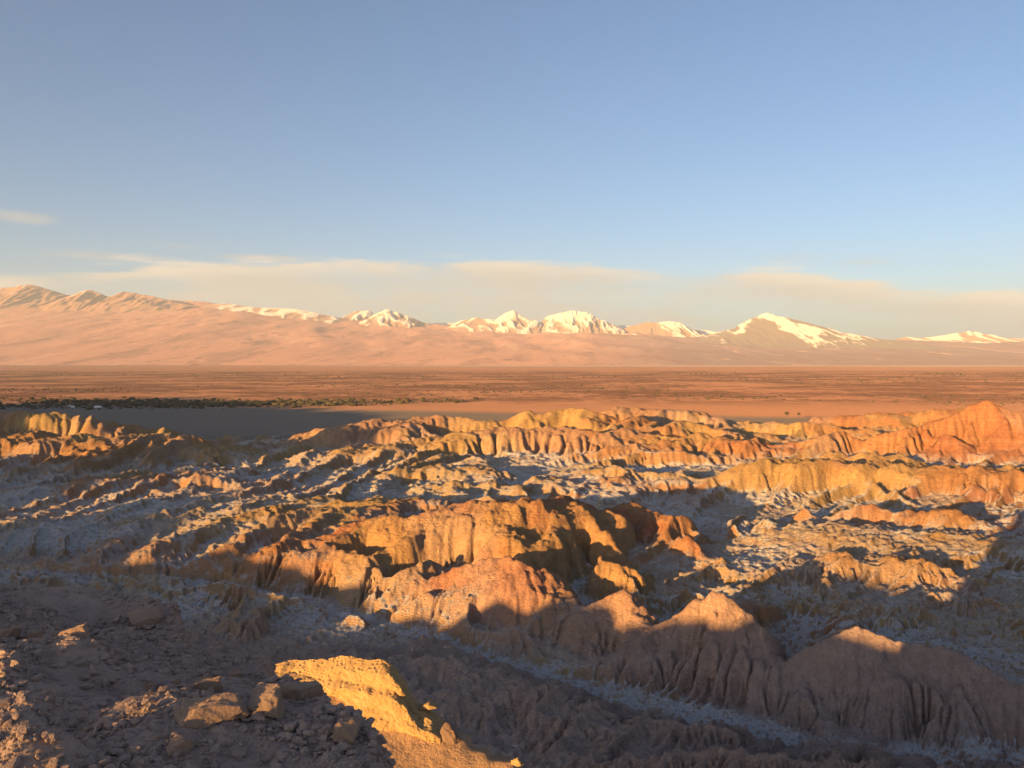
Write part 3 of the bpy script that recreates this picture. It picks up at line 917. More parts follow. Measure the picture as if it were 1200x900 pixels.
# the dry wash carries a clean salt crust
REDF = np.clip(REDF + 0.5 * sstep(fbm(XF, YF, 95, 4, 0.55, 231), -0.04, 0.2), 0, 1)
wash = [W(px, py, (CAM_Z - z) * F / (py - HOR)) for px, py, z in FLOOR[:14]]
dw, _, _ = seg_field(XF + fbm(XF, YF, 25, 3, 0.5, 211) * 12, YF + fbm(XF, YF, 25, 3, 0.5, 213) * 12, wash)
on_wash = (1 - sstep(dw, 4, 13)) * (1 - sstep(rel, 2.5, 5))
SALT = np.maximum(SALT, on_wash)
# silty brown ground between the camera hill and the wash
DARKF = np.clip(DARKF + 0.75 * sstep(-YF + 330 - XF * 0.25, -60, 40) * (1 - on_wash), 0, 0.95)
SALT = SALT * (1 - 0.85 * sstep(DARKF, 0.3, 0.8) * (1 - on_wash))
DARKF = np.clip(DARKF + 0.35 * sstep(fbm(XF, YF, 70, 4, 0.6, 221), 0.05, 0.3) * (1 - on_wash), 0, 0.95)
flat = sstep(YF, 1300, 1700)
SILT = (1 - sstep(rel, 0.6, 2.5)) * (1 - sstep(BF, 3, 9)) * sstep(YF, 900, 1150)
SILT = np.maximum(SILT, sstep(YF, 1750, 1950))
SALT = SALT * (1 - flat) + 0.25 * flat
DARKF = DARKF * (1 - flat) + 0.25 * flat

TN, YN = np.meshgrid(tt, y_near)
XN = TN * YN
ZN, SDN, SPN = near_height(XN, YN)
ZN = ZN + fbm(XN, YN, 0.35, 3, 0.6, 61) * 0.05 * (YN < 30)
floor_near = np.interp(YN, [0, 112], [45, 40]) + 0 * ZN
ZN = np.maximum(ZN, floor_near)
ZN[-1] = ZF[0]
ZN[-2] = 0.5 * (ZN[-2] + ZF[0])

faces = grid_faces(NFAR, NT)
_owner = {i: next(j for j, g in enumerate(FEATS) if g[0] == ft[0][:-1]) for i, ft in enumerate(FEATS) if ft[0] in ('C1t', 'C2t', 'Lt')}
for _i, _j in _owner.items():
    IDF[IDF == _i] = _j
fid = np.median(np.stack([IDF.ravel()[faces[:, k]] for k in range(4)], 1), axis=1).astype(int)
co = np.stack([XF, YF, ZF], -1).reshape(-1, 3)
used = np.zeros(len(faces), bool)


def sub_mesh(name, sel):
    f = faces[sel]
    idx, inv = np.unique(f, return_inverse=True)
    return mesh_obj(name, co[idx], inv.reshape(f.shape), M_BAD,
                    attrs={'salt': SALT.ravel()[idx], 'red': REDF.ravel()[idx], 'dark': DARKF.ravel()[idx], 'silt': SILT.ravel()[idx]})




def largest_piece(sel):
    """keep only the largest connected patch of faces"""
    nc = NT - 1
    todo = set(np.flatnonzero(sel).tolist())
    best = []
    while todo:
        st = [todo.pop()]
        got = []
        while st:
            q = st.pop()
            got.append(q)
            cands = [q - nc, q + nc]
            if q % nc:
                cands.append(q - 1)
            if q % nc != nc - 1:
                cands.append(q + 1)
            for w in cands:
                if w in todo:
                    todo.remove(w)
                    st.append(w)
        if len(got) > len(best):
            best = got
    out = np.zeros(len(sel), bool)
    out[best] = True
    return out


for k, ft in enumerate(FEATS):
    if ft[0] in NAMES:
        sel = largest_piece(fid == k)
        if sel.sum() < 40:
            continue
        nm, lab, cat, kind = NAMES[ft[0]]
        tag(sub_mesh(nm, sel), lab, cat, None, kind)
        used |= sel
tag(sub_mesh('terrain', ~used), 'eroded badlands ground of brown clay and pale salt crust between the hills', 'badlands', None, 'structure')
cn = np.stack([XN, YN, ZN], -1).reshape(-1, 3)
near = mesh_obj('hillside', cn, grid_faces(NNEAR, NT), M_NEAR, attrs={'red': SPN.astype(np.float32)})
tag(near, 'dark stony hillside in shade with a broken rim at the lower left', 'hillside', None, 'structure')

# ------------------------------------------------------------------ ground outside the picture: it shades what the picture shows
HU = [(-2900, 190), (-2300, 180), (-1330, 158), (-1240, 140), (-1195, 92), (-1100, 82), (-960, 80), (-875, 84), (-845, 149), (-765, 149), (-735, 88), (-640, 71), (-600, 67), (-572, 75), (-505, 76), (-470, 64), (-260, 64),
      (-215, 66), (-160, 70), (-142, 74), (-112, 77), (-96, 81.5), (-70, 81.5), (-52, 79), (-38, 90), (-22, 100), (-19, 112), (-14.5, 144.8), (-11, 146.5), (-8.6, 146.85), (-8, 147.1), (-3, 147.3), (10, 147.5), (60, 146), (200, 120), (420, 90)]
hu = np.array(HU)  # unseen crest, its heights shaped so the shadow edges fall where wanted
uu = np.unique(np.concatenate([np.concatenate([np.arange(-2900, -900, 9.0), np.arange(-900, -60, 4.0)]), np.arange(-60, 30, 0.75), np.arange(30, 420, 9.0)]))
hh = np.interp(uu, hu[:, 0], hu[:, 1])
hh = hh + fbm(uu, uu * 0, 60, 4, 0.6, 301) * 20 * sstep(np.abs(uu + 20), 14, 110)
VR = 230.0
vv = np.array([-VR - 420, -VR - 260, -VR - 130, -VR - 50, -VR - 14, -VR, -VR + 14, -VR + 45, -VR + 90, -VR + 140])
prof = np.array([0.0, 0.18, 0.5, 0.8, 0.95, 1.0, 0.95, 0.72, 0.35, 0.0])
UG, VG = np.meshgrid(uu, vv)
crest = hh + TAN_EL * VR
ZG = 20 + (crest[None] - 20) * prof[:, None]
XG, YG = UG * ca + VG * sa, -UG * sa + VG * ca
o = mesh_obj('hill', np.stack([XG, YG, ZG], -1).reshape(-1, 3), grid_faces(len(vv), len(uu)), M_BAD,
             attrs={'salt': np.zeros(XG.size), 'red': np.full(XG.size, .3), 'dark': np.full(XG.size, .4)})
tag(o, 'unseen range of clay hills behind the viewpoint, shaped to throw the evening shade', 'hill', None, 'structure')
# lower ground around and behind the viewpoint
gx, gy = np.meshgrid(np.arange(-2600, 2601, 25.0), np.arange(-1400, 2601, 25.0))
gz = np.full(gx.shape, 24.0) + fbm(gx, gy, 220, 4, 0.5, 311) * 14
gz = gz * (1 - sstep(gy, 1300, 1900)) - 2.0
inside = (np.abs(gx) < 0.70 * gy)
gz = np.where(inside, gz - 60, gz)
fg = grid_faces(*gx.shape)
keep = ~np.all(np.stack([(np.abs(gx) < 0.64 * gy - 40).ravel()[fg[:, k]] for k in range(4)], 1), axis=1)
o = mesh_obj('ground', np.stack([gx, gy, gz], -1).reshape(-1, 3), fg[keep], M_BAD,
             attrs={'salt': np.full(gx.size, .3), 'red': np.full(gx.size, .2), 'dark': np.full(gx.size, .4)})
tag(o, 'open clay ground around the viewpoint', 'ground', None, 'structure')
# the hilltop just behind the viewpoint
bx, by = np.meshgrid(np.arange(-26, 30.1, 0.5), np.arange(-40, 4.1, 0.5))
bz, _, _ = near_height(bx, by)
bz = np.minimum(bz, CAM_Z - 2.2) - 0.06
inside = (np.abs(bx) < 0.72 * by)
fb = grid_faces(*bx.shape)
keep = ~np.all(np.stack([inside.ravel()[fb[:, k]] for k in range(4)], 1), axis=1)
o = mesh_obj('hilltop', np.stack([bx, by, bz], -1).reshape(-1, 3), fb[keep], M_NEAR, attrs={'red': np.zeros(bx.size)})
tag(o, 'stony hilltop on which the viewpoint lies', 'hilltop', None, 'structure')

# ------------------------------------------------------------------ plain, piedmont and snow mountains
yp = np.concatenate([np.exp(np.linspace(math.log(2000), math.log(17800), 220))])
tp = np.linspace(-0.95, 0.95, 260)
TP, YP = np.meshgrid(tp, yp)
XP = TP * YP
ZP = -0.3 + fbm(XP, YP, 900, 4, 0.5, 401) * 5 * sstep(YP, 2800, 5000)
ZP = np.minimum(ZP, 3)
o = mesh_obj('plain', np.stack([XP, YP, ZP], -1).reshape(-1, 3), grid_faces(len(yp), len(tp)), M_PLAIN)
tag(o, 'wide flat orange desert plain with belts of dry scrub', 'plain', None, 'structure')

PX_TOP = [(-400, 359), (0, 359), (120, 361), (240, 367), (330, 376), (400, 383), (500, 388), (640, 394), (800, 398), (1000, 404), (1200, 405), (1600, 406)]
ptop = np.array(PX_TOP, float)
D_TOP = 32000.0


def piedmont_z(X, Y):
    px = X / Y * F + 600
    q = np.clip((Y - 17800) / (D_TOP - 17800), 0, 1.3)
    ztop = CAM_Z + (HOR - np.interp(px, ptop[:, 0], ptop[:, 1])) / F * D_TOP
    return ztop * (0.75 * q + 0.25 * q * q)


ye = np.linspace(17700, 36500, 210)
TE, YE = np.meshgrid(np.linspace(-0.95, 0.95, 420), ye)
XE = TE * YE
ZE = piedmont_z(XE, YE)
ZE += (fbm(XE * 1.0, YE * 0.35, 1500, 5, 0.55, 411)) * 100 * sstep(YE, 18500, 26000)
ZE[0] = -1
o = mesh_obj('piedmont', np.stack([XE, YE, ZE], -1).reshape(-1, 3), grid_faces(len(ye), 420), M_PIED)
tag(o, 'long reddish slope rising from the plain to the snow mountains', 'slope', None, 'structure')

M_SNOW = mat_mountain('snow_mountain', (0.42, 0.27, 0.20), -0.25, 0.2)
M_STREAK = mat_mountain('streaked_mountain', (0.44, 0.25, 0.17), 0.30, 0.55)
M_VOLC = mat_mountain('dark_volcano', (0.24, 0.19, 0.17), 0.02, 0.26)


def mountain(label, sil, d, depth, mat, seed, gully=0.15, lab2=None):
    d, depth = d * 0.69, depth * 0.69
    sil = np.array(sil, float)
    n, r = 300, 90
    px = np.linspace(sil[0, 0], sil[-1, 0], n)
    py = np.interp(px, sil[:, 0], sil[:, 1])
    x = (px - 600) / F * d
    zc = CAM_Z + (HOR - py) / F * d
    q = np.linspace(-1, 1, r)
    QG, XG_ = np.meshgrid(q, x, indexing='ij')
    ZC = np.broadcast_to(zc, QG.shape)
    YG_ = d + QG * depth
    base = piedmont_z(XG_, np.minimum(YG_, D_TOP + 2800)) - 170
    ends = sstep(np.linspace(0, 1, n), 0, 0.06) * sstep(np.linspace(1, 0, n), 0, 0.06)
    h = np.maximum(ZC - base, 0) * (1 - np.abs(QG)) ** 1.25
    g = 1 - 2 * np.abs(fbm(XG_ + 600 * fbm(XG_, YG_, 2500, 2, .5, seed), YG_ * 0.3, 1100, 5, 0.55, seed + 5))
    g2 = 1 - 2 * np.abs(fbm(XG_, YG_, 2600, 4, 0.55, seed + 11))
    z = base + h * (1 - gully * (1 - g) * 4 * np.abs(QG) ** 0.4 - 0.5 * gully * (1 - g2))
    relief = (z - base) / max(float((ZC - base).max()), 1)
    o = mesh_obj('mountain', np.stack([XG_, YG_, z], -1).reshape(-1, 3), grid_faces(r, n), mat,
                 attrs={'relief': relief.ravel(), 'gully': (1 - g).ravel()})
    return tag(o, label, 'mountain', 'mountains along the horizon', 'structure')


mountain('long low white range linking the feet of the snow peaks', [(360, 384), (400, 376), (440, 373), (500, 379), (540, 377), (620, 376), (700, 378), (760, 382), (820, 386), (870, 391), (940, 396), (1000, 399), (1060, 398), (1120, 397), (1200, 400), (1290, 404)], 56000, 4200, M_SNOW, 721)
mountain('reddish mountain with snow streaks, leftmost peak above the orange slope', [(-120, 362), (-60, 345), (-20, 338), (15, 334), (33, 331), (50, 336), (78, 345), (110, 360), (140, 372)], 50000, 6500, M_STREAK, 501)
mountain('small reddish pyramid peak between two snow streaked mountains on the left', [(50, 366), (75, 350), (95, 341), (108, 338), (120, 344), (140, 356), (160, 368)], 48500, 4500, M_STREAK, 521)
mountain('reddish mountain with many snow streaks and a long right shoulder', [(100, 366), (125, 350), (145, 341), (160, 342), (180, 345), (205, 353), (230, 358), (260, 364), (300, 374)], 49500, 5500, M_STREAK, 541)
mountain('long low snow ridge joining the left peaks to the white peaks', [(215, 366), (245, 358), (265, 355), (300, 360), (350, 362), (390, 370), (420, 378), (450, 386)], 51000, 5000, M_SNOW, 561, 0.08)
mountain('small white peak half hidden behind a neighbour, left of the middle', [(385, 384), (405, 368), (418, 361), (432, 362), (445, 370), (465, 384)], 54000, 4500, M_SNOW, 581)
mountain('white mountain with a pointed summit and long right slope, left of the middle', [(410, 388), (435, 370), (452, 360), (465, 364), (480, 370), (500, 378), (530, 390)], 52000, 5000, M_SNOW, 601)
mountain('jagged white mountain with a sharp summit in the middle of the chain', [(515, 388), (540, 375), (560, 371), (580, 373), (592, 366), (602, 362), (612, 369), (630, 374), (650, 390)], 52000, 4500, M_SNOW, 621)
mountain('broad white mountain right of the jagged middle summit', [(620, 388), (640, 370), (655, 366), (670, 363), (688, 364), (702, 372), (720, 380), (745, 392)], 52500, 4500, M_SNOW, 641)
mountain('low white double mountain right of the middle', [(715, 392), (740, 379), (758, 375), (775, 376), (795, 376), (808, 383), (830, 394)], 52500, 4500, M_SNOW, 661)
mountain('dark volcano with a snowy summit and wide lower slopes on the right', [(790, 405), (830, 393), (860, 384), (880, 371), (898, 364), (912, 369), (925, 371), (938, 374), (955, 378), (985, 388), (1030, 396), (1090, 405)], 47000, 7500, M_VOLC, 681, 0.10)
mountain('faint pinkish snow mountain farthest right on the horizon', [(1020, 402), (1060, 394), (1090, 395), (1115, 390), (1135, 385), (1155, 389), (1180, 395), (1215, 397), (1290, 404)], 54000, 4500, M_SNOW, 701)

# ------------------------------------------------------------------ rocks
import bmesh


def ico(sub):
    bm = bmesh.new()
    bmesh.ops.create_icosphere(bm, subdivisions=sub, radius=1.0)
    v = np.array([p.co[:] for p in bm.verts], np.float32)
    f = np.array([[q.index for q in p.verts] for p in bm.faces], np.int32)
    bm.free()
    return v, f


ICO = {k: ico(k) for k in (1, 2, 3, 4, 5)}


def rock_verts(seed, sub, planes=10, rough=0.06, lo=0.5, hi=0.85):
    r = np.random.default_rng(seed)
    v, f = ICO[sub]
    v = v.copy()
    for _ in range(planes):
        n = r.normal(size=3)
        if _ < 6:
            n = np.eye(3)[_ % 3] * (1 if _ < 3 else -1) + n * 0.28
        n /= np.linalg.norm(n)
        off = r.uniform(lo, hi)
        v -= np.maximum(v @ n - off, 0)[:, None] * n
    if sub > 1:
        sx = seed % 97
        d = fbm(v[:, 0] * 1.3 + v[:, 2] * 0.9 + sx, v[:, 1] * 1.3 - v[:, 2] * 0.7, 0.7, 5, 0.6, seed % 50) * rough * 2.2
        v *= (1 + d)[:, None]
    return v / np.abs(v).max(0), f


def top_point(px, py):
    """a spot on the stony hilltop seen at this photo pixel"""
    a, b_ = (px - 600) / F, (py - HOR) / F
    d = 2.95 / (b_ - 0.128 - 0.1 * a)
    x, y = a * d, d
    z, _, _ = near_height(np.array([[x]]), np.array([[y]]))
    return x, y, float(z[0, 0])


def boulder(label, seed, loc, size, rot=0.0, sub=4, mat=None, tilt=0.0, sink=0.25, planes=13, rough=0.10):
    v, f = rock_verts(seed, sub, planes, rough, 0.38, 0.72)
    v = v * np.array(size) * 0.42
    o = mesh_obj('boulder', v, f, mat or M_BOULDER, smooth_shade=False)
    o.location = (loc[0], loc[1], loc[2] + size[2] * (0.5 - sink))
    o.rotation_euler = (tilt, 0.0, rot)
    return tag(o, label, 'boulder')


boulder('big pale boulder with a cracked front among dark stones, bottom left', 901, top_point(252, 862), (0.95, 0.62, 0.44), 0.25, 5, sink=0.42)
boulder('tan boulder touching the right side of the big pale cracked boulder', 902, top_point(310, 858), (0.56, 0.5, 0.42), -0.3, 5, sink=0.36)
boulder('flat slab with its top edge in orange sunlight, lying near the left rim', 903, top_point(92, 768), (0.62, 0.42, 0.30), 0.2, 4, tilt=0.15)
boulder('small flat stone with a sunlit tip behind the sunlit slab', 904, top_point(72, 757), (0.55, 0.35, 0.24), 0.4, 4)
boulder('brown block forming the corner of the rim below the dry wash', 905, top_point(170, 722), (0.75, 0.6, 0.36), 0.1, 4)
boulder('small jagged rock on the rim, between the corner block and the tan boulder', 906, top_point(276, 784), (0.26, 0.24, 0.26), 0.5, 4, planes=9)
boulder('dark square block at the rim, right of the tan boulder', 907, top_point(348, 836), (0.58, 0.5, 0.34), -0.2, 4, planes=8)
boulder('long narrow stone with a glowing top edge lying behind the big pale boulder', 908, top_point(238, 822), (0.50, 0.22, 0.26), 0.25, 4)
boulder('pale orange stone catching the sun at the left edge, upper one', 909, top_point(8, 745), (0.42, 0.34, 0.30), 0.0, 4)
boulder('rounded tan stone just right of the stone at the left edge', 910, top_point(40, 746), (0.26, 0.24, 0.22), 0.3, 4)
boulder('half buried brown slab below the big pale boulder', 911, top_point(212, 892), (0.42, 0.34, 0.22), 0.6, 4, sink=0.4)
boulder('small brown stone with a sunlit tip between the slab and the big pale boulder', 912, top_point(178, 801), (0.16, 0.13, 0.16), 0.6, 3)
boulder('tan stone with a sunlit tip, close behind the long narrow stone', 913, top_point(204, 801), (0.18, 0.14, 0.17), 0.1, 3)
boulder('short thick stone with a sunlit tip near the rim, above the tan boulder', 914, top_point(240, 799), (0.20, 0.16, 0.18), 0.9, 3)
boulder('leaning flat stone on the outer edge of the rim', 915, top_point(392, 846), (0.42, 0.34, 0.26), 0.2, 4, tilt=0.2)
boulder('broad brown stone at the bottom end of the rim', 916, top_point(408, 884), (0.34, 0.4, 0.30), 0.2, 4)

# loose stones: the larger ones singly, the rest as gravel
r_ = np.random.default_rng(77)
n_try = 42000
yy = 5.8 + 10.5 * r_.random(n_try) ** 1.25
xx = (-0.72 + 0.62 * r_.random(n_try)) * yy
zz, sdd, _ = near_height(xx[None], yy[None])
zz, sdd = zz[0], sdd[0]
clump = fbm(xx, yy, 1.8, 3, 0.6, 88)
ok = (sdd < 0.55) & (r_.random(n_try) < 0.55 + 1.1 * clump + 0.4 * sstep(sdd, -1.0, 0.0)) & (xx / yy > -0.70)
xx, yy, zz = xx[ok], yy[ok], zz[ok]
size = 0.020 + 0.022 * r_.pareto(2.0, len(xx))
size = np.clip(size * (0.6 + 0.05 * yy), 0.013, 0.125)
order = np.argsort(-size / yy)
big, small = order[:300], order[300:11300]
protos = []
for k in range(14):
    v, f = rock_verts(1200 + k, 2, 9, 0.05)
    me = None
    o = mesh_obj('rock', v * np.array([0.55, 0.45, 0.36]), f, M_STONE, smooth_shade=False)
    protos.append(o)
used_p = set()
for n_, i in enumerate(big):
    k = n_ % 14
    o = protos[k] if k not in used_p else protos[k].copy()
    if k in used_p:
        COL.objects.link(o)
    used_p.add(k)
    o.location = (xx[i], yy[i], zz[i] + size[i] * 0.10)
    o.scale = (size[i] * r_.uniform(0.8, 1.3), size[i] * r_.uniform(0.8, 1.2), size[i] * r_.uniform(0.7, 1.1))
    o.rotation_euler = (r_.uniform(-0.5, 0.5), r_.uniform(-0.5, 0.5), r_.uniform(0, 6.28))
    tag(o, 'angular grey-brown stone lying loose on the dark stony hillside', 'rock', 'loose stones on the near hillside')


def scatter(name, verts_list, loc, scl, rot, mat, flat=True):
    """many small shapes joined into one mesh"""
    nv = len(verts_list[0][0])
    f0 = verts_list[0][1]
    n = len(loc)
    V = np.empty((n, nv, 3), np.float32)
    ca_, sa_ = np.cos(rot), np.sin(rot)
    for k in range(len(verts_list)):
        m = np.arange(n) % len(verts_list) == k
        p = verts_list[k][0][None] * scl[m][:, None, :]
        V[m, :, 0] = p[..., 0] * ca_[m][:, None] - p[..., 1] * sa_[m][:, None]
        V[m, :, 1] = p[..., 0] * sa_[m][:, None] + p[..., 1] * ca_[m][:, None]
        V[m, :, 2] = p[..., 2]
    V += loc[:, None, :]
    Fc = (f0[None] + (np.arange(n) * nv)[:, None, None]).reshape(-1, 3)
    return mesh_obj(name, V.reshape(-1, 3), Fc, mat, smooth_shade=not flat)


sm = small
vl = []
for k in range(24):
    v, f = rock_verts(1500 + k, 1, 7, 0.0, 0.45, 0.9)
    ang = random.uniform(0, 1.2)
    R_ = np.array([[1, 0, 0], [0, math.cos(ang), -math.sin(ang)], [0, math.sin(ang), math.cos(ang)]])
    vl.append(((v * np.array([0.6, 0.45, 0.36])) @ R_.T, f))
sz = size[sm][:, None] * r_.uniform(0.7, 1.2, (len(sm), 3))
o = scatter('gravel', vl, np.stack([xx[sm], yy[sm], zz[sm] + size[sm] * 0.1], 1), sz, r_.uniform(0, 6.28, len(sm)), M_STONE)
tag(o, 'small angular gravel covering the dark stony hillside', 'gravel', None, 'stuff')

# ------------------------------------------------------------------ the sunlit sandstone outcrop on the spur
def shoulder_z(x, y):
    return SH0[2] + SH[0] * (x - SH0[0]) + SH[1] * (y - SH0[1])


OUT = [  # crest pixel, foot pixel
    ((300, 792), (302, 799)), ((312, 783), (314, 800)), ((340, 776), (346, 804)), ((370, 771), (382, 812)), ((400, 769), (408, 826)), ((430, 770), (436, 841)),
    ((455, 773), (462, 851)), ((468, 784), (478, 857)), ((476, 806), (488, 861)), ((486, 820), (500, 865)), ((503, 827), (512, 869)),
    ((518, 842), (522, 872)), ((526, 862), (530, 876))]
cu = np.linspace(0, len(OUT) - 1, 260)
arr = np.array(OUT, float)
cpx = np.stack([np.interp(cu, np.arange(len(OUT)), arr[:, i, j]) for i in (0, 1) for j in (0, 1)], 1)
kk = np.ones(9) / 9
for j in range(4):
    cpx[4:-4, j] = np.convolve(cpx[:, j], kk, 'valid')
fa, fb = (cpx[:, 2] - 600) / F, (cpx[:, 3] - HOR) / F
d_foot = (CAM_Z - SH0[2] + SH[0] * SH0[0] + SH[1] * SH0[1]) / (fb + SH[0] * fa + SH[1])
d_crest = d_foot + 2.6
crest_p = np.stack([(cpx[:, 0] - 600) / F * d_crest, d_crest, CAM_Z - (cpx[:, 1] - HOR) / F * d_crest], 1)
foot_p = np.stack([(cpx[:, 2] - 600) / F * d_foot, d_foot, CAM_Z - (cpx[:, 3] - HOR) / F * d_foot], 1)
rows = []
V1 = np.linspace(-0.25, 1.0, 80)
for v in V1:
    q = min(max(v, 0), 1)
    p = foot_p + (crest_p - foot_p) * q
    # the face is steep and steps back at a ledge half way up
    step_ = 0.35 * q + 0.25 * float(sstep(np.array(q), 0.48, 0.60)) + 0.40 * float(sstep(np.array(q), 0.85, 1.0))
    p[:, 1] = foot_p[:, 1] + (crest_p[:, 1] - foot_p[:, 1]) * step_
    p[:, 0] = p[:, 1] / (foot_p[:, 1] + (crest_p[:, 1] - foot_p[:, 1]) * q) * p[:, 0]
    if v < 0:
        p[:, 2] += v * 6.0
        p[:, 1] -= v * -1.0 * 0.6
    rows.append(p)
for v in np.linspace(0.03, 1, 26):
    p = crest_p.copy()
    p[:, 1] += 3.5 * v
    p[:, 0] += 0.4 * v
    p[:, 2] -= 7.0 * v ** 1.6
    rows.append(p)
G = np.stack(rows)
gx_, gy_, gz_ = G[..., 0], G[..., 1], G[..., 2]
lump = fbm(gx_ + gy_ * 0.4, gz_ * 1.7, 3.2, 3, 0.5, 601) * 0.8
lump += fbm(gx_ * 0.25 + 3, gz_ * 1.0 + 0.15 * gx_, 0.6, 3, 0.55, 607) * 0.38
lump += fbm(gx_, gz_ * 1.4, 0.30, 3, 0.6, 611) * 0.14
gy2 = gy_ - lump
gz2 = gz_ + fbm(gx_, gy_, 1.1, 4, 0.6, 613) * 0.18
o = mesh_obj('outcrop', np.stack([gx_ + fbm(gx_, gz_, 1.3, 3, 0.6, 617) * 0.25, gy2, gz2], -1).reshape(-1, 3), grid_faces(*gx_.shape), M_SAND)
tag(o, 'bright yellow pitted sandstone outcrop in full sun below the stony rim', 'outcrop')
pt = W(528, 874, 43.2)
boulder('dark upright boulder with a sunlit top at the right end of the yellow outcrop', 944, (pt[0], pt[1], pt[2] - 0.2), (1.3, 1.2, 2.0), 0.9, 4, M_SHADESTONE, sink=0.25, planes=16, rough=0.12)
pt = W(504, 830, 45.0)
boulder('flat sunlit rock lying on the step of the yellow outcrop', 922, pt, (1.45, 1.0, 0.55), 0.2, 4, M_SAND, sink=0.3)
pt = W(606, 895, 40.2)
boulder('small sunlit rock at the edge of the orange ramp, bottom centre', 923, pt, (0.7, 0.5, 0.45), -0.4, 4, M_SAND, sink=0.3)

# ------------------------------------------------------------------ vegetation of the oasis, far out
def mat_leaf():
    m, nt, b = new_mat('dry_foliage', 1.0)
    geo = nt.nodes.new('ShaderNodeNewGeometry')
    col = mix(nt, geo.outputs['Random Per Island'], (0.05, 0.042, 0.028), (0.10, 0.08, 0.05))
    nt.links.new(col, b.inputs['Base Color'])
    return m


M_LEAF = mat_leaf()
M_BARK, _nt, _b = new_mat('bark', 0.95)
_b.inputs['Base Color'].default_value = (0.12, 0.08, 0.055, 1)
r_ = np.random.default_rng(99)
crowns = [rock_verts(1700 + k, 1, 4, 0.0, 0.6, 0.95) for k in range(8)]
n = 5200
px = -60 + 620 * r_.random(n) ** 1.05
band = r_.normal(0, 1, n)
py = 471.5 + np.interp(px, [0, 250, 460, 560], [1.5, 2.0, 0.5, -2]) + band * np.interp(px, [0, 400, 560], [2.6, 1.8, 1.2])
d = CAM_Z * F / (py - HOR)
dens = fbm((px - 600) / F * d, d, 300, 3, 0.6, 71)
keep = (r_.random(n) < 0.75 + 1.3 * dens) & (r_.random(n) < np.interp(px, [380, 480, 560], [1, 0.6, 0.1])) & (d > 2280)
px, d = px[keep], d[keep]
s_ = np.clip(1.6 + 1.6 * r_.pareto(1.8, len(px)), 0, 9)
o = scatter('treeline', crowns, np.stack([(px - 600) / F * d, d, s_ * 0.55], 1), np.stack([s_ * 1.3, s_ * 1.3, s_ * 0.75], 1), r_.uniform(0, 6.28, len(px)), M_LEAF)
tag(o, 'dark belt of trees and scrub along the far edge of the grey flat, on the left', 'treeline', None, 'stuff')
n = 9000
yy_ = 2550 * np.exp(r_.random(n) * 1.25)
xx_ = r_.uniform(-0.72, 0.72, n) * yy_
cl = fbm(xx_ * 0.35, yy_ * 0.8, 420, 4, 0.6, 73)
keep = r_.random(n) < np.clip(0.02 + 2.2 * cl, 0, 1)
xx_, yy_ = xx_[keep], yy_[keep]
s_ = r_.uniform(1.5, 4.5, len(xx_)) * (yy_ / 3500) ** 0.5
o = scatter('shrubbery', crowns, np.stack([xx_, yy_, s_ * 0.3], 1), np.stack([s_ * 1.6, s_ * 1.6, s_ * 0.7], 1), r_.uniform(0, 6.28, len(xx_)), M_LEAF)
tag(o, 'dry scrub scattered in belts over the orange plain', 'scrub', None, 'stuff')


def tree(px, py, d, h, label):
    x, y, z = W(px, py, d)
    root = bpy.data.objects.new('desert_tree', None)
    COL.objects.link(root)
    root.location = (x, y, z)
    tag(root, label, 'tree', 'lone trees on the grey flat')
    k = 7
    ang = np.linspace(0, 2 * math.pi, k, endpoint=False)
    ring = lambda r, zz_: np.stack([r * np.cos(ang), r * np.sin(ang), np.full(k, zz_)], 1)
    v = np.vstack([ring(0.45, -2.5), ring(0.35, h * 0.25), ring(0.18, h * 0.7)])
    f = [[i + j * k, (i + 1) % k + j * k, (i + 1) % k + (j + 1) * k, i + (j + 1) * k] for j in range(2) for i in range(k)]
    mesh_obj('trunk', v, f, M_BARK, root)
    rr = np.random.default_rng(int(px))
    m = 260
    dirs = rr.normal(size=(m, 3))
    dirs /= np.linalg.norm(dirs, axis=1)[:, None]
    rad = rr.random(m) ** 0.4
    c = dirs * rad[:, None] * np.array([h * 0.55, h * 0.55, h * 0.4]) + np.array([0, 0, h * 0.62])
    cr = scatter('crown', crowns, c.astype(np.float32), np.repeat((rr.uniform(0.05, 0.13, m) * h)[:, None], 3, 1), rr.uniform(0, 6, m), M_LEAF)
    cr.parent = root


tree(922, 487, 1950, 9.0, 'dark lone tree on the grey flat, left one of the pair before the pyramid butte')
tree(936, 487, 1950, 7.0, 'dark lone tree on the grey flat, right one of the pair before the pyramid butte')

M_WHITE, _nt, _b = new_mat('whitewash', 0.8)
_b.inputs['Base Color'].default_value = (0.75, 0.72, 0.68, 1)
M_TIN, _nt, _b = new_mat('pale_roofing', 0.6)
_b.inputs['Base Color'].default_value = (0.62, 0.62, 0.64, 1)


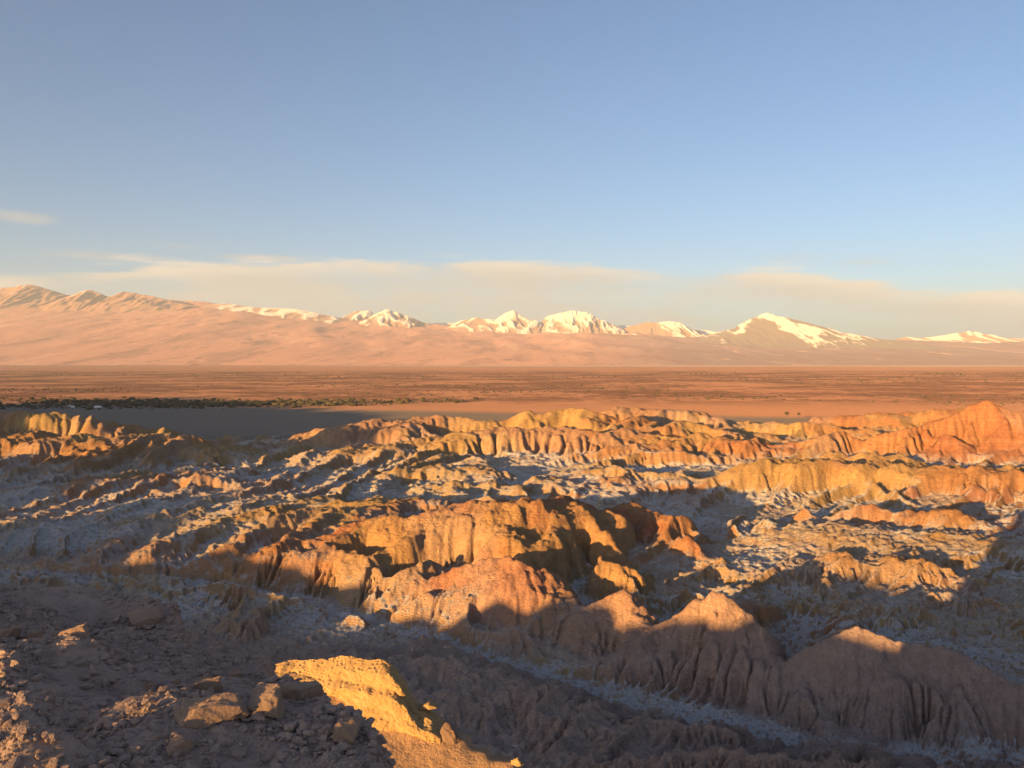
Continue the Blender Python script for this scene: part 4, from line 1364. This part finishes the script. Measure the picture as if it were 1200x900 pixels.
def house(px, py, w, dp, h, label):
    d = CAM_Z * F / (py - HOR)
    x = (px - 600) / F * d
    root = bpy.data.objects.new('low_building', None)
    COL.objects.link(root)
    root.location = (x, d, 0)
    tag(root, label, 'building')
    a, b_ = w / 2, dp / 2
    v = [(-a, -b_, -1), (a, -b_, -1), (a, b_, -1), (-a, b_, -1), (-a, -b_, h), (a, -b_, h), (a, b_, h), (-a, b_, h)]
    mesh_obj('wall', v, [(0, 1, 5, 4), (1, 2, 6, 5), (2, 3, 7, 6), (3, 0, 4, 7)], M_WHITE, root, False)
    a, b_ = a + .4, b_ + .4
    v = [(-a, -b_, h), (a, -b_, h), (a, b_, h), (-a, b_, h), (-a, 0, h + 1.6), (a, 0, h + 1.6)]
    mesh_obj('roof', v, [(0, 1, 5, 4), (2, 3, 4, 5), (1, 2, 5, 5), (3, 0, 4, 4)][:2], M_TIN, root, False)


house(84, 477.5, 16, 10, 4, 'tiny pale low building at the lower edge of the dark tree belt, left one')
house(115, 477.5, 20, 10, 4, 'tiny pale low building at the lower edge of the dark tree belt, right one')

# ------------------------------------------------------------------ haze: clear desert air over fifty kilometres
hm = bpy.data.materials.new('desert_haze')
hm.use_nodes = True
nt = hm.node_tree
for n in list(nt.nodes):
    nt.nodes.remove(n)
out = nt.nodes.new('ShaderNodeOutputMaterial')
pv = nt.nodes.new('ShaderNodeVolumePrincipled')
pv.inputs['Color'].default_value = (0.74, 0.86, 1.0, 1)
pv.inputs['Density'].default_value = HAZE
pv.inputs['Anisotropy'].default_value = 0.0
nt.links.new(pv.outputs[0], out.inputs['Volume'])
a0, a1, b0, b1, c0, c1 = -42000, 42000, -6000, 45000, -400, 3600
v = [(a0, b0, c0), (a1, b0, c0), (a1, b1, c0), (a0, b1, c0), (a0, b0, c1), (a1, b0, c1), (a1, b1, c1), (a0, b1, c1)]
hz = mesh_obj('haze', v, [(0, 3, 2, 1), (4, 5, 6, 7), (0, 1, 5, 4), (1, 2, 6, 5), (2, 3, 7, 6), (3, 0, 4, 7)], hm, None, False)
tag(hz, 'thin warm evening haze between the viewpoint and the mountains', 'haze', None, 'stuff')
